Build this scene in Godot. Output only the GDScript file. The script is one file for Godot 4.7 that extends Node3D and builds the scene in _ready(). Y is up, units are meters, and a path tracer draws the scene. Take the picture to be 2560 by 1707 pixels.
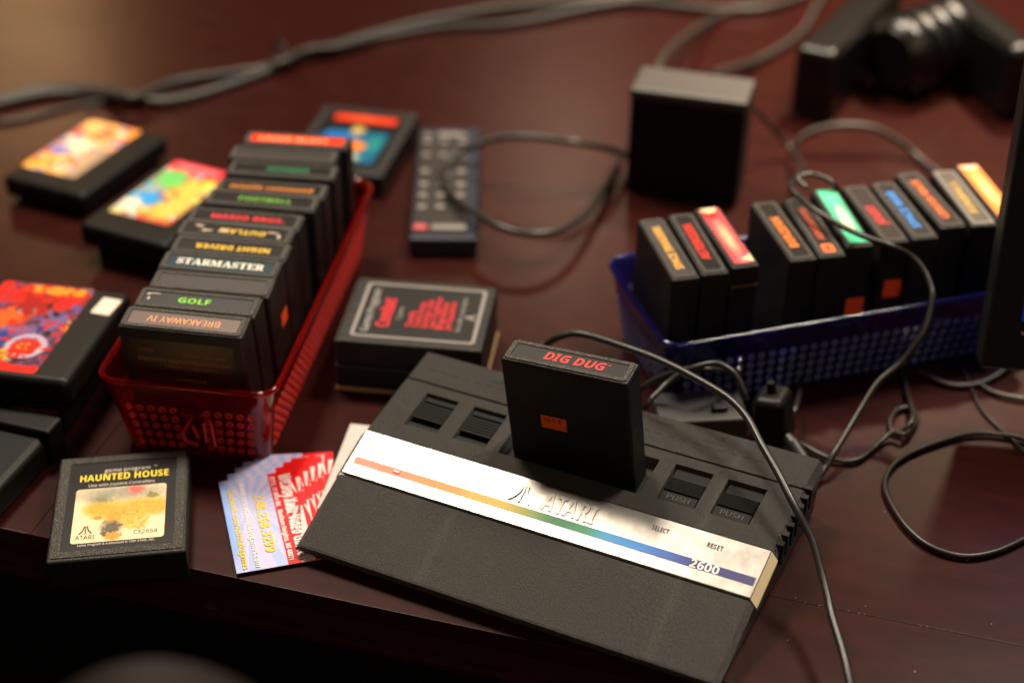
extends Node3D
# A close-up of a 1980s game console, cartridges and cords on a mahogany table.

const LIE := Basis(Vector3(1, 0, 0), Vector3(0, 0, -1), Vector3(0, 1, 0))
const LIE_FLIP := Basis(Vector3(-1, 0, 0), Vector3(0, 0, 1), Vector3(0, 1, 0))
const UP_FLIP := Basis(Vector3(-1, 0, 0), Vector3(0, -1, 0), Vector3(0, 0, 1))

var inks := {}
var M := {}
var taken := {}
var bold: SystemFont
var plain: SystemFont
var serif: SystemFont

# ------------------------------------------------------------------ helpers
func named(parent: Node, called: String) -> String:
	var key := str(parent.get_instance_id()) + called
	taken[key] = taken.get(key, -1) + 1
	return called if taken[key] == 0 else "%s_%03d" % [called, taken[key]]

func tag(o: Node3D, label: String, category: String, group := "") -> Node3D:
	o.set_meta("label", label)
	o.set_meta("category", category)
	if group:
		o.set_meta("group", group)
	return o

func thing(called: String, label: String, category: String, at: Transform3D, group := "") -> Node3D:
	var o := Node3D.new()
	o.name = named(self, called)
	add_child(o)
	o.transform = at
	return tag(o, label, category, group)

func part(parent: Node, called: String, mesh: Mesh, mat: Material, at := Transform3D(), kind := "") -> MeshInstance3D:
	var o := MeshInstance3D.new()
	o.name = named(parent, called)
	o.mesh = mesh
	o.material_override = mat
	parent.add_child(o)
	o.transform = at
	if kind:
		o.set_meta("kind", kind)
	return o

func lin(r: float, g: float, b: float) -> Color:
	return Color(r, g, b).linear_to_srgb()

func mat(called: String, c: Color, rough := 0.5, metal := 0.0) -> StandardMaterial3D:
	var m := StandardMaterial3D.new()
	m.resource_name = called
	m.albedo_color = c
	m.roughness = rough
	m.metallic = metal
	return m

func ink(c: Color) -> StandardMaterial3D:
	if not inks.has(c):
		inks[c] = mat("print", c, 0.55)
	return inks[c]

func at(x: float, y: float, z: float, b := Basis()) -> Transform3D:
	return Transform3D(b, Vector3(x, y, z))

func yaw(a: float) -> Basis:
	return Basis(Vector3.UP, a)

func noise(kind: int, freq: float, sd: int, size := 512, oct := 3, normal := false, strength := 4.0, ramp: Gradient = null) -> NoiseTexture2D:
	var n := FastNoiseLite.new()
	n.noise_type = kind
	n.frequency = freq
	n.seed = sd
	n.fractal_octaves = oct
	var t := NoiseTexture2D.new()
	t.width = size
	t.height = size
	t.seamless = true
	t.noise = n
	t.as_normal_map = normal
	t.bump_strength = strength
	if ramp:
		t.color_ramp = ramp
	return t

func ramp(stops: Array) -> Gradient:
	var g := Gradient.new()
	var o := PackedFloat32Array()
	var c := PackedColorArray()
	for s in stops:
		o.append(s[0])
		c.append(s[1])
	g.offsets = o
	g.colors = c
	return g

func begin() -> SurfaceTool:
	var st := SurfaceTool.new()
	st.begin(Mesh.PRIMITIVE_TRIANGLES)
	return st

func tri(st: SurfaceTool, a: Vector3, b: Vector3, c: Vector3, na: Vector3, nb: Vector3, nc: Vector3, ua := Vector2.ZERO, ub := Vector2.ZERO, uc := Vector2.ZERO) -> void:
	if (b - a).cross(c - a).dot(na + nb + nc) > 0.0:
		var t := b; b = c; c = t
		t = nb; nb = nc; nc = t
		var u := ub; ub = uc; uc = u
	st.set_normal(na); st.set_uv(ua); st.add_vertex(a)
	st.set_normal(nb); st.set_uv(ub); st.add_vertex(b)
	st.set_normal(nc); st.set_uv(uc); st.add_vertex(c)

func quad(st: SurfaceTool, a: Vector3, b: Vector3, c: Vector3, d: Vector3, n: Vector3, ua := Vector2(0, 0), ub := Vector2(1, 0), uc := Vector2(1, 1), ud := Vector2(0, 1)) -> void:
	tri(st, a, b, c, n, n, n, ua, ub, uc)
	tri(st, a, c, d, n, n, n, ua, uc, ud)

func face(st: SurfaceTool, a: Vector3, b: Vector3, c: Vector3, d: Vector3, out: Vector3) -> void:
	# a flat quad whose normal is computed, turned towards «out»
	var n := (c - a).cross(d - b).normalized()
	if n.dot(out) < 0.0:
		n = -n
	quad(st, a, b, c, d, n)

func rbox_to(st: SurfaceTool, size: Vector3, r: float, seg: int, at_t := Transform3D()) -> void:
	# a box with rounded edges, laid round the origin of at_t
	var h := size / 2.0
	r = minf(r, minf(h.x, minf(h.y, h.z)) * 0.98)
	var inner := h - Vector3(r, r, r)
	for ax in 3:
		var bx := (ax + 1) % 3
		var cx := (ax + 2) % 3
		for s in [-1.0, 1.0]:
			var gu := PackedFloat32Array()
			var gv := PackedFloat32Array()
			for k in range(seg, -1, -1):
				gu.append(-inner[bx] - r * tan(PI / 4.0 * k / seg))
				gv.append(-inner[cx] - r * tan(PI / 4.0 * k / seg))
			for k in range(0, seg + 1):
				gu.append(inner[bx] + r * tan(PI / 4.0 * k / seg))
				gv.append(inner[cx] + r * tan(PI / 4.0 * k / seg))
			var P := []
			for i in gu.size():
				var row := []
				for j in gv.size():
					var p := Vector3()
					p[ax] = s * h[ax]
					p[bx] = gu[i]
					p[cx] = gv[j]
					var q := p.clamp(-inner, inner)
					var n := (p - q).normalized()
					row.append([at_t * (q + n * r), (at_t.basis * n).normalized()])
				P.append(row)
			for i in gu.size() - 1:
				for j in gv.size() - 1:
					var a = P[i][j]; var b = P[i + 1][j]; var c = P[i + 1][j + 1]; var d = P[i][j + 1]
					tri(st, a[0], b[0], c[0], a[1], b[1], c[1])
					tri(st, a[0], c[0], d[0], a[1], c[1], d[1])

func rbox(size: Vector3, r: float, seg := 2) -> ArrayMesh:
	var st := begin()
	rbox_to(st, size, r, seg)
	return st.commit()

func rr(w: float, d: float, r: float, seg := 4) -> PackedVector2Array:
	var pts := PackedVector2Array()
	for k in 4:
		var cx: float = (w / 2 - r) * [1, -1, -1, 1][k]
		var cz: float = (d / 2 - r) * [1, 1, -1, -1][k]
		for i in seg + 1:
			var a := PI / 2 * (k + float(i) / seg)
			pts.append(Vector2(cx + r * cos(a), cz + r * sin(a)))
	return pts

func prism_to(st: SurfaceTool, pts: PackedVector2Array, h: float, t := Transform3D()) -> void:
	# the outline (x, z) raised from y = 0 to y = h; its top carries UVs
	var lo := pts[0]
	var hi := pts[0]
	for p in pts:
		lo = lo.min(p)
		hi = hi.max(p)
	var big := PackedVector2Array()
	for p in pts:
		big.append(p * 1000.0)
	var idx := Geometry2D.triangulate_polygon(big)
	var upn := (t.basis * Vector3.UP).normalized()
	for i in range(0, idx.size(), 3):
		var v := []
		var u := []
		for k in 3:
			var p := pts[idx[i + k]]
			v.append(t * Vector3(p.x, h, p.y))
			u.append((p - lo) / (hi - lo))
		tri(st, v[0], v[1], v[2], upn, upn, upn, u[0], u[1], u[2])
	var ccw := not Geometry2D.is_polygon_clockwise(big)
	for i in pts.size():
		var a := pts[i]
		var b := pts[(i + 1) % pts.size()]
		var e := (b - a).normalized()
		var n2 := Vector2(e.y, -e.x) if ccw else Vector2(-e.y, e.x)
		var n := (t.basis * Vector3(n2.x, 0, n2.y)).normalized()
		# pick the outward side by testing a point
		if Geometry2D.is_point_in_polygon((a + b) * 500.0 + n2 * 0.02, big):
			n = -n
		quad(st, t * Vector3(a.x, 0, a.y), t * Vector3(b.x, 0, b.y), t * Vector3(b.x, h, b.y), t * Vector3(a.x, h, a.y), n)

func prism(pts: PackedVector2Array, h: float) -> ArrayMesh:
	var st := begin()
	prism_to(st, pts, h)
	return st.commit()

func ring(w: float, d: float, r: float, w2: float, d2: float, r2: float, h: float) -> ArrayMesh:
	var st := begin()
	var a := rr(w, d, r, 4)
	var b := rr(w2, d2, r2, 4)
	for i in a.size():
		var j := (i + 1) % a.size()
		quad(st, Vector3(a[i].x, h, a[i].y), Vector3(a[j].x, h, a[j].y), Vector3(b[j].x, h, b[j].y), Vector3(b[i].x, h, b[i].y), Vector3.UP)
		var n := Vector3(a[i].x + a[j].x, 0, (a[i].y + a[j].y) * w / d).normalized()
		face(st, Vector3(a[i].x, 0, a[i].y), Vector3(a[j].x, 0, a[j].y), Vector3(a[j].x, h, a[j].y), Vector3(a[i].x, h, a[i].y), n)
		face(st, Vector3(b[i].x, 0, b[i].y), Vector3(b[j].x, 0, b[j].y), Vector3(b[j].x, h, b[j].y), Vector3(b[i].x, h, b[i].y), -n)
	return st.commit()

func spline(pts: Array, per := 8, closed := false) -> PackedVector3Array:
	var out := PackedVector3Array()
	var n := pts.size()
	for i in (n if closed else n - 1):
		var p0: Vector3 = pts[(i - 1 + n) % n] if closed else pts[maxi(i - 1, 0)]
		var p1: Vector3 = pts[i]
		var p2: Vector3 = pts[(i + 1) % n]
		var p3: Vector3 = pts[(i + 2) % n] if closed else pts[mini(i + 2, n - 1)]
		for k in per:
			var t := float(k) / per
			out.append(0.5 * ((2.0 * p1) + (p2 - p0) * t + (2.0 * p0 - 5.0 * p1 + 4.0 * p2 - p3) * t * t + (3.0 * p1 - p0 - 3.0 * p2 + p3) * t * t * t))
	if not closed:
		out.append(pts[n - 1])
	return out

func tube_to(st: SurfaceTool, line: PackedVector3Array, radius: float, sides := 10, closed := false) -> void:
	var n := line.size()
	var up := Vector3.UP
	var rings := []
	for i in n:
		var t: Vector3
		if closed:
			t = (line[(i + 1) % n] - line[(i - 1 + n) % n]).normalized()
		else:
			t = (line[mini(i + 1, n - 1)] - line[maxi(i - 1, 0)]).normalized()
		if absf(t.dot(up)) > 0.98:
			up = Vector3.RIGHT
		var s := t.cross(up).normalized()
		up = s.cross(t).normalized()
		var row := []
		for k in sides:
			var a := TAU * k / sides
			var d := s * cos(a) + up * sin(a)
			row.append([line[i] + d * radius, d])
		rings.append(row)
	for i in (n if closed else n - 1):
		var A = rings[i]
		var B = rings[(i + 1) % n]
		for k in sides:
			var l := (k + 1) % sides
			tri(st, A[k][0], B[k][0], B[l][0], A[k][1], B[k][1], B[l][1])
			tri(st, A[k][0], B[l][0], A[l][0], A[k][1], B[l][1], A[l][1])
	if not closed:
		for e in [0, n - 1]:
			var nn: Vector3 = (line[e] - line[1 if e == 0 else n - 2]).normalized()
			for k in sides:
				var q = rings[e]
				tri(st, line[e], q[k][0], q[(k + 1) % sides][0], nn, nn, nn)

func lathe(profile: Array, sides := 24) -> ArrayMesh:
	# profile of Vector2(radius, y), smooth between points that share a normal
	var st := begin()
	for i in profile.size() - 1:
		var a: Vector2 = profile[i]
		var b: Vector2 = profile[i + 1]
		var e := (b - a).normalized()
		for k in sides:
			var a0 := TAU * k / sides
			var a1 := TAU * (k + 1) / sides
			var d0 := Vector3(cos(a0), 0, sin(a0))
			var d1 := Vector3(cos(a1), 0, sin(a1))
			var n0 := d0 * e.y + Vector3.UP * -e.x
			var n1 := d1 * e.y + Vector3.UP * -e.x
			var p := [d0 * a.x + Vector3.UP * a.y, d0 * b.x + Vector3.UP * b.y, d1 * b.x + Vector3.UP * b.y, d1 * a.x + Vector3.UP * a.y]
			tri(st, p[0], p[1], p[2], n0, n0, n1)
			tri(st, p[0], p[2], p[3], n0, n1, n1)
	return st.commit()

func cord(called: String, label: String, pts: Array, radius: float, m: Material, group := "") -> MeshInstance3D:
	var st := begin()
	tube_to(st, spline(pts, 8), radius, 10)
	var o := part(self, called, st.commit(), m)
	tag(o, label, "cord", group)
	return o

func lettering(parent: Node, s: String, cap: float, m: Material, where: Transform3D, sx := 1.0, depth := 0.00012, font: Font = null, called := "lettering") -> MeshInstance3D:
	var t := TextMesh.new()
	t.text = s
	t.font = font if font else bold
	t.font_size = 32
	t.pixel_size = 0.001
	var sc := cap / (32 * 0.714 * 0.001)
	t.depth = depth / sc
	t.curve_step = 1.0
	if sx < 0.0:
		sx = -sx / maxf(t.get_aabb().size.x * sc, 0.0001)   # a negative sx is the width to fit
	var o := part(parent, called, t, m, where * Transform3D(Basis.from_scale(Vector3(sx * sc, sc, sc)), Vector3.ZERO))
	o.set_meta("kind", "stuff")
	return o

func emblem_shape(h: float) -> Array:
	# the three-stroke mountain mark: a middle bar and two bowed legs, in a square of height h
	var out := []
	out.append(PackedVector2Array([Vector2(-0.09, -1) * h / 2, Vector2(0.09, -1) * h / 2, Vector2(0.09, 1) * h / 2, Vector2(-0.09, 1) * h / 2]))
	for s in [-1.0, 1.0]:
		var a := PackedVector2Array()
		var b := PackedVector2Array()
		for k in 9:
			var t := k / 8.0
			var y := -1.0 + 2.0 * t
			a.append(Vector2(s * (0.17 + 0.8 * pow(t, 2.4)), y) * h / 2)
			b.append(Vector2(s * (0.36 + 0.78 * pow(t, 2.2)) , y - 0.12 * t + (0.12 if k == 8 else 0.0)) * h / 2)
		b.reverse()
		a.append_array(b)
		out.append(a)
	return out

func mountain(parent: Node, h: float, depth: float, m: Material, where: Transform3D) -> void:
	var st := begin()
	for poly in emblem_shape(h):
		prism_to(st, poly, depth)
	part(parent, "emblem", st.commit(), m, where, "stuff")

func art(w: int, h: int, bg: Color, ops: Array, sd := 1, mottle := 0.05) -> ImageTexture:
	# a print, painted from soft ellipses, boxes and rays; u runs right, v runs down
	var im := Image.create(w, h, false, Image.FORMAT_RGB8)
	var n := FastNoiseLite.new()
	n.seed = sd
	n.frequency = 0.06
	for y in h:
		for x in w:
			var u := (x + 0.5) / w
			var v := (y + 0.5) / h
			var wob := n.get_noise_2d(x, y)
			var wob2 := n.get_noise_2d(x + 300, y)
			var c := bg
			for o in ops:
				if o[0] == "e":
					var d := Vector2((u + wob * 0.03 - o[1]) / o[3], (v + wob2 * 0.03 - o[2]) / o[4]).length()
					c = c.lerp(o[5], clampf((1.0 - d) / maxf(o[6], 0.01), 0.0, 1.0))
				elif o[0] == "r":
					if u >= o[1] and u <= o[3] and v >= o[2] and v <= o[4]:
						c = o[5]
				elif o[0] == "y":
					var q := Vector2((u - o[1]) * w / h, v - o[2])
					if u >= o[5] and u <= o[6] and v >= o[7] and v <= o[8] and sin(q.angle() * o[3]) > 0.15 and q.length() > o[9]:
						c = c.lerp(o[4], o[10])
				elif o[0] == "s":   # scattered crisp patches: seed, size, palette, share
					var gx: float = u * w / float(h) / o[2] + wob * 0.9
					var gy: float = v / o[2] + wob2 * 0.9
					var hsh: int = hash(Vector3i(int(floor(gx)), int(floor(gy)), o[1]))
					var fx: float = gx - floor(gx) - 0.5
					var fy: float = gy - floor(gy) - 0.5
					if (hsh % 100) / 100.0 < o[4] and Vector2(fx * (0.7 + (hsh / 100 % 10) * 0.12), fy).length() < 0.3 + (hsh / 1000 % 10) * 0.03:
						c = o[3][(hsh / 7) % o[3].size()]
				elif o[0] == "o":   # an inked ring: centre, radius, line width, colour, squash
					var rd := Vector2((u - o[1]) * w / float(h), (v - o[2]) * o[6]).length()
					if absf(rd - o[3]) < o[4]:
						c = o[5]
				elif o[0] == "t":   # a crisp patch with an inked edge: centre, size, points, colour, turn
					var q := Vector2((u - o[1]) * w / float(h), v - o[2])
					var ang: float = q.angle() + o[6]
					var rim_r: float = o[3] * (0.80 + 0.14 * cos(ang * o[4]) + 0.9 * wob)
					if q.length() < rim_r:
						c = o[5]
					elif q.length() < rim_r + 0.012:
						c = c.darkened(0.35)
				elif o[0] == "l":   # pen lines along the contours of a noise
					var nv := n.get_noise_2d(x * o[2] + o[3], y * o[2])
					c = c.lerp(o[1], clampf(1.0 - absf(fmod(absf(nv), 0.22) - 0.11) / o[4], 0.0, 1.0) * o[5])
				elif o[0] == "n":
					c = c.lerp(o[1], clampf(n.get_noise_2d(x * o[2] + o[3], y * o[2]) * 2.2 + o[4], 0.0, 1.0))
			var k := 1.0 + mottle * wob
			im.set_pixel(x, y, Color(c.r * k, c.g * k, c.b * k))
	return ImageTexture.create_from_image(im)

func printed(t: Texture2D, rough := 0.35) -> StandardMaterial3D:
	var m := mat("printed label", Color.WHITE, rough)
	m.albedo_texture = t
	return m

# ------------------------------------------------------------------ materials
func make_materials() -> void:
	bold = SystemFont.new()
	bold.font_names = PackedStringArray(["Droid Sans"])
	bold.font_weight = 700
	plain = SystemFont.new()
	plain.font_names = PackedStringArray(["Droid Sans"])
	serif = SystemFont.new()
	serif.font_names = PackedStringArray(["Droid Serif"])
	serif.font_weight = 700
	# grained console plastic
	var m := mat("grained charcoal plastic", lin(0.052, 0.046, 0.040), 0.58)
	m.metallic_specular = 0.7
	m.uv1_triplanar = true
	m.uv1_scale = Vector3(7, 7, 7)
	m.normal_enabled = true
	m.normal_texture = noise(FastNoiseLite.TYPE_SIMPLEX, 0.30, 3, 1024, 1, true, 9.0)
	m.normal_scale = 1.0
	m.albedo_texture = noise(FastNoiseLite.TYPE_SIMPLEX, 0.2, 8, 1024, 2, false, 1.0, ramp([[0.0, Color(0.72, 0.72, 0.72)], [0.62, Color(0.95, 0.95, 0.94)], [0.8, Color(1, 1, 1)]]))
	m.roughness_texture = noise(FastNoiseLite.TYPE_SIMPLEX, 0.22, 5, 1024, 2, false, 1.0, ramp([[0.0, Color(1, 1, 1)], [0.6, Color(1, 1, 1)], [0.78, Color(0.82, 0.82, 0.82)]]))
	M.console = m
	M.deep = mat("deep black plastic", lin(0.0045, 0.004, 0.0035), 0.45)
	M.deep.metallic_specular = 0.36
	M.dark = mat("smooth black plastic", lin(0.012, 0.011, 0.010), 0.42)
	M.key = mat("black key plastic", lin(0.006, 0.0055, 0.005), 0.6)
	M.key.metallic_specular = 0.3
	M.gap = mat("black recess", lin(0.004, 0.004, 0.004), 0.8)
	# cartridge shells
	m = mat("matte black cartridge plastic", lin(0.0065, 0.0055, 0.0045), 0.5)
	m.metallic_specular = 0.5
	m.uv1_triplanar = true
	m.uv1_scale = Vector3(9, 9, 9)
	m.normal_enabled = true
	m.normal_texture = noise(FastNoiseLite.TYPE_SIMPLEX, 0.3, 21, 512, 2, true, 3.0)
	m.normal_scale = 0.6
	m.roughness_texture = noise(FastNoiseLite.TYPE_SIMPLEX, 0.012, 22, 512, 4, false, 1.0, ramp([[0.25, Color(0.8, 0.8, 0.8)], [0.75, Color(1, 1, 1)]]))
	M.cart = m
	# worn rims: black with tan scuffs
	m = mat("scuffed black rim", Color.WHITE, 0.55)
	m.metallic_specular = 0.75
	m.uv1_triplanar = true
	m.uv1_scale = Vector3(9, 9, 9)
	m.albedo_texture = noise(FastNoiseLite.TYPE_SIMPLEX, 0.11, 31, 512, 4, false, 1.0, ramp([[0.0, lin(0.031, 0.028, 0.025)], [0.64, lin(0.034, 0.030, 0.026)], [0.74, lin(0.11, 0.088, 0.062)], [0.86, lin(0.3, 0.23, 0.15)]]))
	m.normal_enabled = true
	m.normal_texture = noise(FastNoiseLite.TYPE_SIMPLEX, 0.2, 33, 512, 3, true, 6.0)
	M.rim = m
	m = mat("dark rubber cord", lin(0.018, 0.016, 0.014), 0.36)
	M.cord = m
	M.cord_grey = mat("dull grey cord", lin(0.026, 0.021, 0.018), 0.45)
	# silver trim
	m = mat("brushed silver trim", lin(0.31, 0.292, 0.274), 0.36, 1.0)
	m.uv1_triplanar = true
	m.uv1_scale = Vector3(5, 5, 5)
	m.roughness_texture = noise(FastNoiseLite.TYPE_SIMPLEX, 0.02, 41, 512, 5, false, 1.0, ramp([[0.2, Color(0.92, 0.92, 0.92)], [0.8, Color(1.0, 1.0, 1.0)]]))
	m.albedo_texture = noise(FastNoiseLite.TYPE_SIMPLEX, 0.03, 43, 512, 5, false, 1.0, ramp([[0.2, Color(0.90, 0.89, 0.88)], [0.7, Color(1, 1, 1)]]))
	M.silver = m
	# mahogany
	m = mat("dark varnished mahogany", Color.WHITE, 0.29)
	m.metallic_specular = 0.36
	m.uv1_triplanar = true
	m.uv1_scale = Vector3(1.3, 4.0, 4.0)
	m.albedo_texture = noise(FastNoiseLite.TYPE_SIMPLEX, 0.012, 51, 1024, 5, false, 1.0, ramp([[0.2, lin(0.023, 0.0040, 0.0028)], [0.5, lin(0.026, 0.0046, 0.0032)], [0.8, lin(0.031, 0.0055, 0.0038)]]))
	m.roughness_texture = noise(FastNoiseLite.TYPE_SIMPLEX, 0.008, 52, 512, 5, false, 1.0, ramp([[0.2, Color(0.96, 0.96, 0.96)], [0.8, Color(1, 1, 1)]]))
	m.normal_enabled = true
	m.normal_texture = noise(FastNoiseLite.TYPE_SIMPLEX, 0.02, 53, 512, 4, true, 0.8)
	m.normal_scale = 0.05
	M.wood = m
	M.crumb = mat("pale crumb", lin(0.34, 0.27, 0.23), 0.6)
	# coloured see-through plastic
	M.red = mat("see-through red plastic", Color(lin(0.80, 0.014, 0.010), 0.07), 0.07)
	M.red.transparency = BaseMaterial3D.TRANSPARENCY_ALPHA
	M.red.refraction_enabled = true
	M.red.refraction_scale = 0.05
	M.blue = mat("see-through blue plastic", Color(lin(0.05, 0.07, 0.70), 0.04), 0.07)
	M.blue.transparency = BaseMaterial3D.TRANSPARENCY_ALPHA
	M.blue.refraction_enabled = true
	M.blue.refraction_scale = 0.05
	M.orange = mat("fluorescent orange sticker", Color(1.0, 0.34, 0.08), 0.5)

# ------------------------------------------------------------------ setting
func build_setting() -> void:
	# the light: two warm ceiling lamps over the far side of the table, two farther away, and the room's lit far end
	var lamps := [
		[Vector3(-0.50, 1.95, -1.62), 0.42, 5.0, Color(1.0, 0.94, 0.85)],
		[Vector3(0.90, 1.95, -1.50), 0.42, 4.7, Color(1.0, 0.94, 0.85)],
		[Vector3(0.16, 1.9, -4.6), 0.28, 0.32, Color(1.0, 0.88, 0.74)],
		[Vector3(-1.95, 1.95, -5.9), 0.45, 0.75, Color(1.0, 0.80, 0.56)],
	]
	lamps.append([Vector3(0.5, 2.0, 1.3), 0.9, 1.1, Color(1.0, 0.88, 0.72)])
	for l in lamps:
		var a := AreaLight3D.new()
		a.name = named(self, "ceiling_lamp")
		a.area_size = Vector2(l[1], l[1])
		a.area_normalize_energy = true
		a.light_energy = l[2]
		a.light_color = l[3]
		a.area_range = 12.0
		a.area_attenuation = 2.0
		a.shadow_enabled = true
		add_child(a)
		a.look_at_from_position(l[0], Vector3(0, 0, -0.9), Vector3.RIGHT)
	var sp := SpotLight3D.new()
	sp.name = "ceiling_spot"
	sp.light_energy = 8.5
	sp.light_color = Color(1.0, 0.88, 0.74)
	sp.spot_angle = 17.0
	sp.spot_angle_attenuation = 0.9
	sp.spot_range = 8.0
	sp.spot_attenuation = 2.0
	sp.light_size = 0.06
	sp.shadow_enabled = true
	add_child(sp)
	sp.look_at_from_position(Vector3(0.75, 1.7, -2.1), Vector3(0.46, 0, -1.38), Vector3.UP)
	var f := AreaLight3D.new()
	f.name = "far_wall_glow"
	f.area_size = Vector2(7, 3.2)
	f.area_normalize_energy = true
	f.light_energy = 0.12
	f.light_color = Color(1.0, 0.6, 0.48)
	f.area_range = 20.0
	f.area_attenuation = 2.0
	f.shadow_enabled = true
	add_child(f)
	f.look_at_from_position(Vector3(0.5, 2.8, -5.6), Vector3(0, 0.2, -0.9), Vector3.UP)

	# table: field boards and border boards with fine joints, over a core, and a moulded front edge
	var yw := -atan2(0.268, 0.9634)
	var T := thing("table", "dark red mahogany table with a moulded front edge", "table", at(-0.1604, 0, -0.6946, yaw(yw)))
	var slabs := [[-0.14, -2.2, -0.0756, 0.0], [1.9, -0.1396, -0.0756, 0.0], [-0.14, -2.2, -2.6, -0.0758], [1.9, -0.1396, -2.6, -0.0758]]
	for k in 4:
		var s = slabs[k]
		var w: float = s[0] - s[1]
		var d: float = s[3] - s[2]
		part(T, "border_board" if k < 2 else "top_board", rbox(Vector3(absf(w), 0.012, d), 0.0004, 2), M.wood, at((s[0] + s[1]) / 2, -0.006, (s[2] + s[3]) / 2))
	part(T, "core", rbox(Vector3(4.05, 0.03, 2.55), 0.002, 1), M.wood, at(-0.15, -0.0275, -1.31))
	# edge moulding: a cove and a rounded lower lip run along the front
	var prof := [Vector2(-0.004, -0.0121), Vector2(-0.0035, -0.016), Vector2(-0.001, -0.020), Vector2(0.003, -0.0225), Vector2(0.0065, -0.0235), Vector2(0.0085, -0.026), Vector2(0.0088, -0.029), Vector2(0.007, -0.0325), Vector2(0.002, -0.036), Vector2(-0.004, -0.05), Vector2(-0.02, -0.052)]
	var st := begin()
	for i in prof.size() - 1:
		var a: Vector2 = prof[i]
		var b: Vector2 = prof[i + 1]
		var n := Vector3(0, b.x - a.x, a.y - b.y).normalized()
		quad(st, Vector3(-2.2, a.y, a.x), Vector3(1.9, a.y, a.x), Vector3(1.9, b.y, b.x), Vector3(-2.2, b.y, b.x), n)
	part(T, "edge_moulding", st.commit(), M.wood)
	# pale strips in short runs, painting the highlight along the front edge
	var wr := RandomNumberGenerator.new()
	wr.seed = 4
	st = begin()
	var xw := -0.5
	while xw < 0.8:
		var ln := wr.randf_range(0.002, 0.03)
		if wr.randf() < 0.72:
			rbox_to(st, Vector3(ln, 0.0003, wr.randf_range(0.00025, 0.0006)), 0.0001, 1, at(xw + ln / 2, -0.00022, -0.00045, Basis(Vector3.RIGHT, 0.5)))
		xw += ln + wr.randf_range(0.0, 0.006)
	part(T, "edge_glint", st.commit(), mat("pale painted edge highlight", lin(0.34, 0.24, 0.18), 0.5), Transform3D(), "stuff")
	# pale crumbs caught along the joint between border and field
	st = begin()
	var rng := RandomNumberGenerator.new()
	rng.seed = 7
	for i in 90:
		var x := rng.randf_range(0.22, 0.62)
		if rng.randf() < 0.35:
			x = rng.randf_range(-0.12, 0.6)
		var r := rng.randf_range(0.00012, 0.0004)
		rbox_to(st, Vector3(r * rng.randf_range(1, 2.5), r, r), r * 0.4, 1, at(x, r * 0.4, -0.0757 + rng.randf_range(-0.0004, 0.0004), yaw(rng.randf() * 3)))
	part(T, "crumb", st.commit(), M.crumb, Transform3D(), "stuff")
	st = begin()
	for q in [Vector3(0.2164, 0.0004, -0.7991), Vector3(0.2362, 0.0004, -0.7627), Vector3(0.2088, 0.0004, -0.6776), Vector3(0.2269, 0.0004, -0.6253), Vector3(0.2781, 0.0004, -0.7187), Vector3(0.3916, 0.0004, -1.2995), Vector3(-0.0406, 0.0004, -1.0286), Vector3(0.2964, 0.0004, -1.3538), Vector3(0.1688, 0.0004, -0.6839), Vector3(-0.1167, 0.0004, -1.0374), Vector3(0.1593, 0.0004, -0.6490), Vector3(0.2792, 0.0004, -0.6640)]:
		var r := rng.randf_range(0.0004, 0.0009)
		rbox_to(st, Vector3(r * 1.4, r, r), r * 0.4, 2, at(q.x, r / 2, q.z, yaw(rng.randf() * 3)))
	var cr := part(self, "crumb", st.commit(), M.crumb, Transform3D(), "stuff")
	tag(cr, "few pale crumbs scattered on the table top", "crumbs")

	var fl := part(self, "floor", rbox(Vector3(8, 0.02, 8), 0.002, 1), mat("dark carpet", lin(0.012, 0.009, 0.008), 0.95), at(0, -0.76, -1.5))
	fl.set_meta("kind", "structure")

	# the out-of-focus chair back in front of the table
	var ch := thing("chair", "blurred dark brown chair back in front of the table edge", "chair", at(-0.13, -0.75, -0.40, yaw(0.12)))
	var lea := mat("dark brown leather", lin(0.012, 0.0075, 0.006), 0.7)
	lea.metallic_specular = 0.3
	var arch := PackedVector2Array()
	for k in 49:
		var a := PI * k / 48.0
		arch.append(Vector2(cos(a) * 0.105, -0.70 - sin(a) * 0.283))
	arch.append(Vector2(-0.105, -0.42))
	arch.append(Vector2(0.105, -0.42))
	st = begin()
	prism_to(st, arch, 0.03, Transform3D(Basis(Vector3.RIGHT, PI / 2), Vector3(0, 0, 0)))
	part(ch, "backrest", st.commit(), lea)
	part(ch, "seat", rbox(Vector3(0.4, 0.06, 0.4), 0.02, 2), lea, at(0, 0.43, 0.2))
	for sx in [-1, 1]:
		for sz in [0.02, 0.38]:
			part(ch, "leg", rbox(Vector3(0.035, 0.42, 0.035), 0.004, 1), M.wood, at(sx * 0.17, 0.21, sz))

# ------------------------------------------------------------------ console
const CW := 0.2612
func prof_y(d: float) -> float:
	var D := [0.0, 0.0538, 0.0881, 0.1448, 0.1751]
	var Y := [0.012, 0.0279, 0.037, 0.0413, 0.0430]
	for i in 4:
		if d <= D[i + 1] or i == 3:
			return lerpf(Y[i], Y[i + 1], (d - D[i]) / (D[i + 1] - D[i]))
	return 0.0

func cp(x: float, d: float, up := 0.0) -> Vector3:
	# console point: x across (flaring a little to the back), d from the front edge, up above the surface
	var l := -0.016 * d
	var r := CW + 0.037 * d
	return Vector3(lerpf(l, r, x / CW), prof_y(d) + up, -d)

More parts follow.
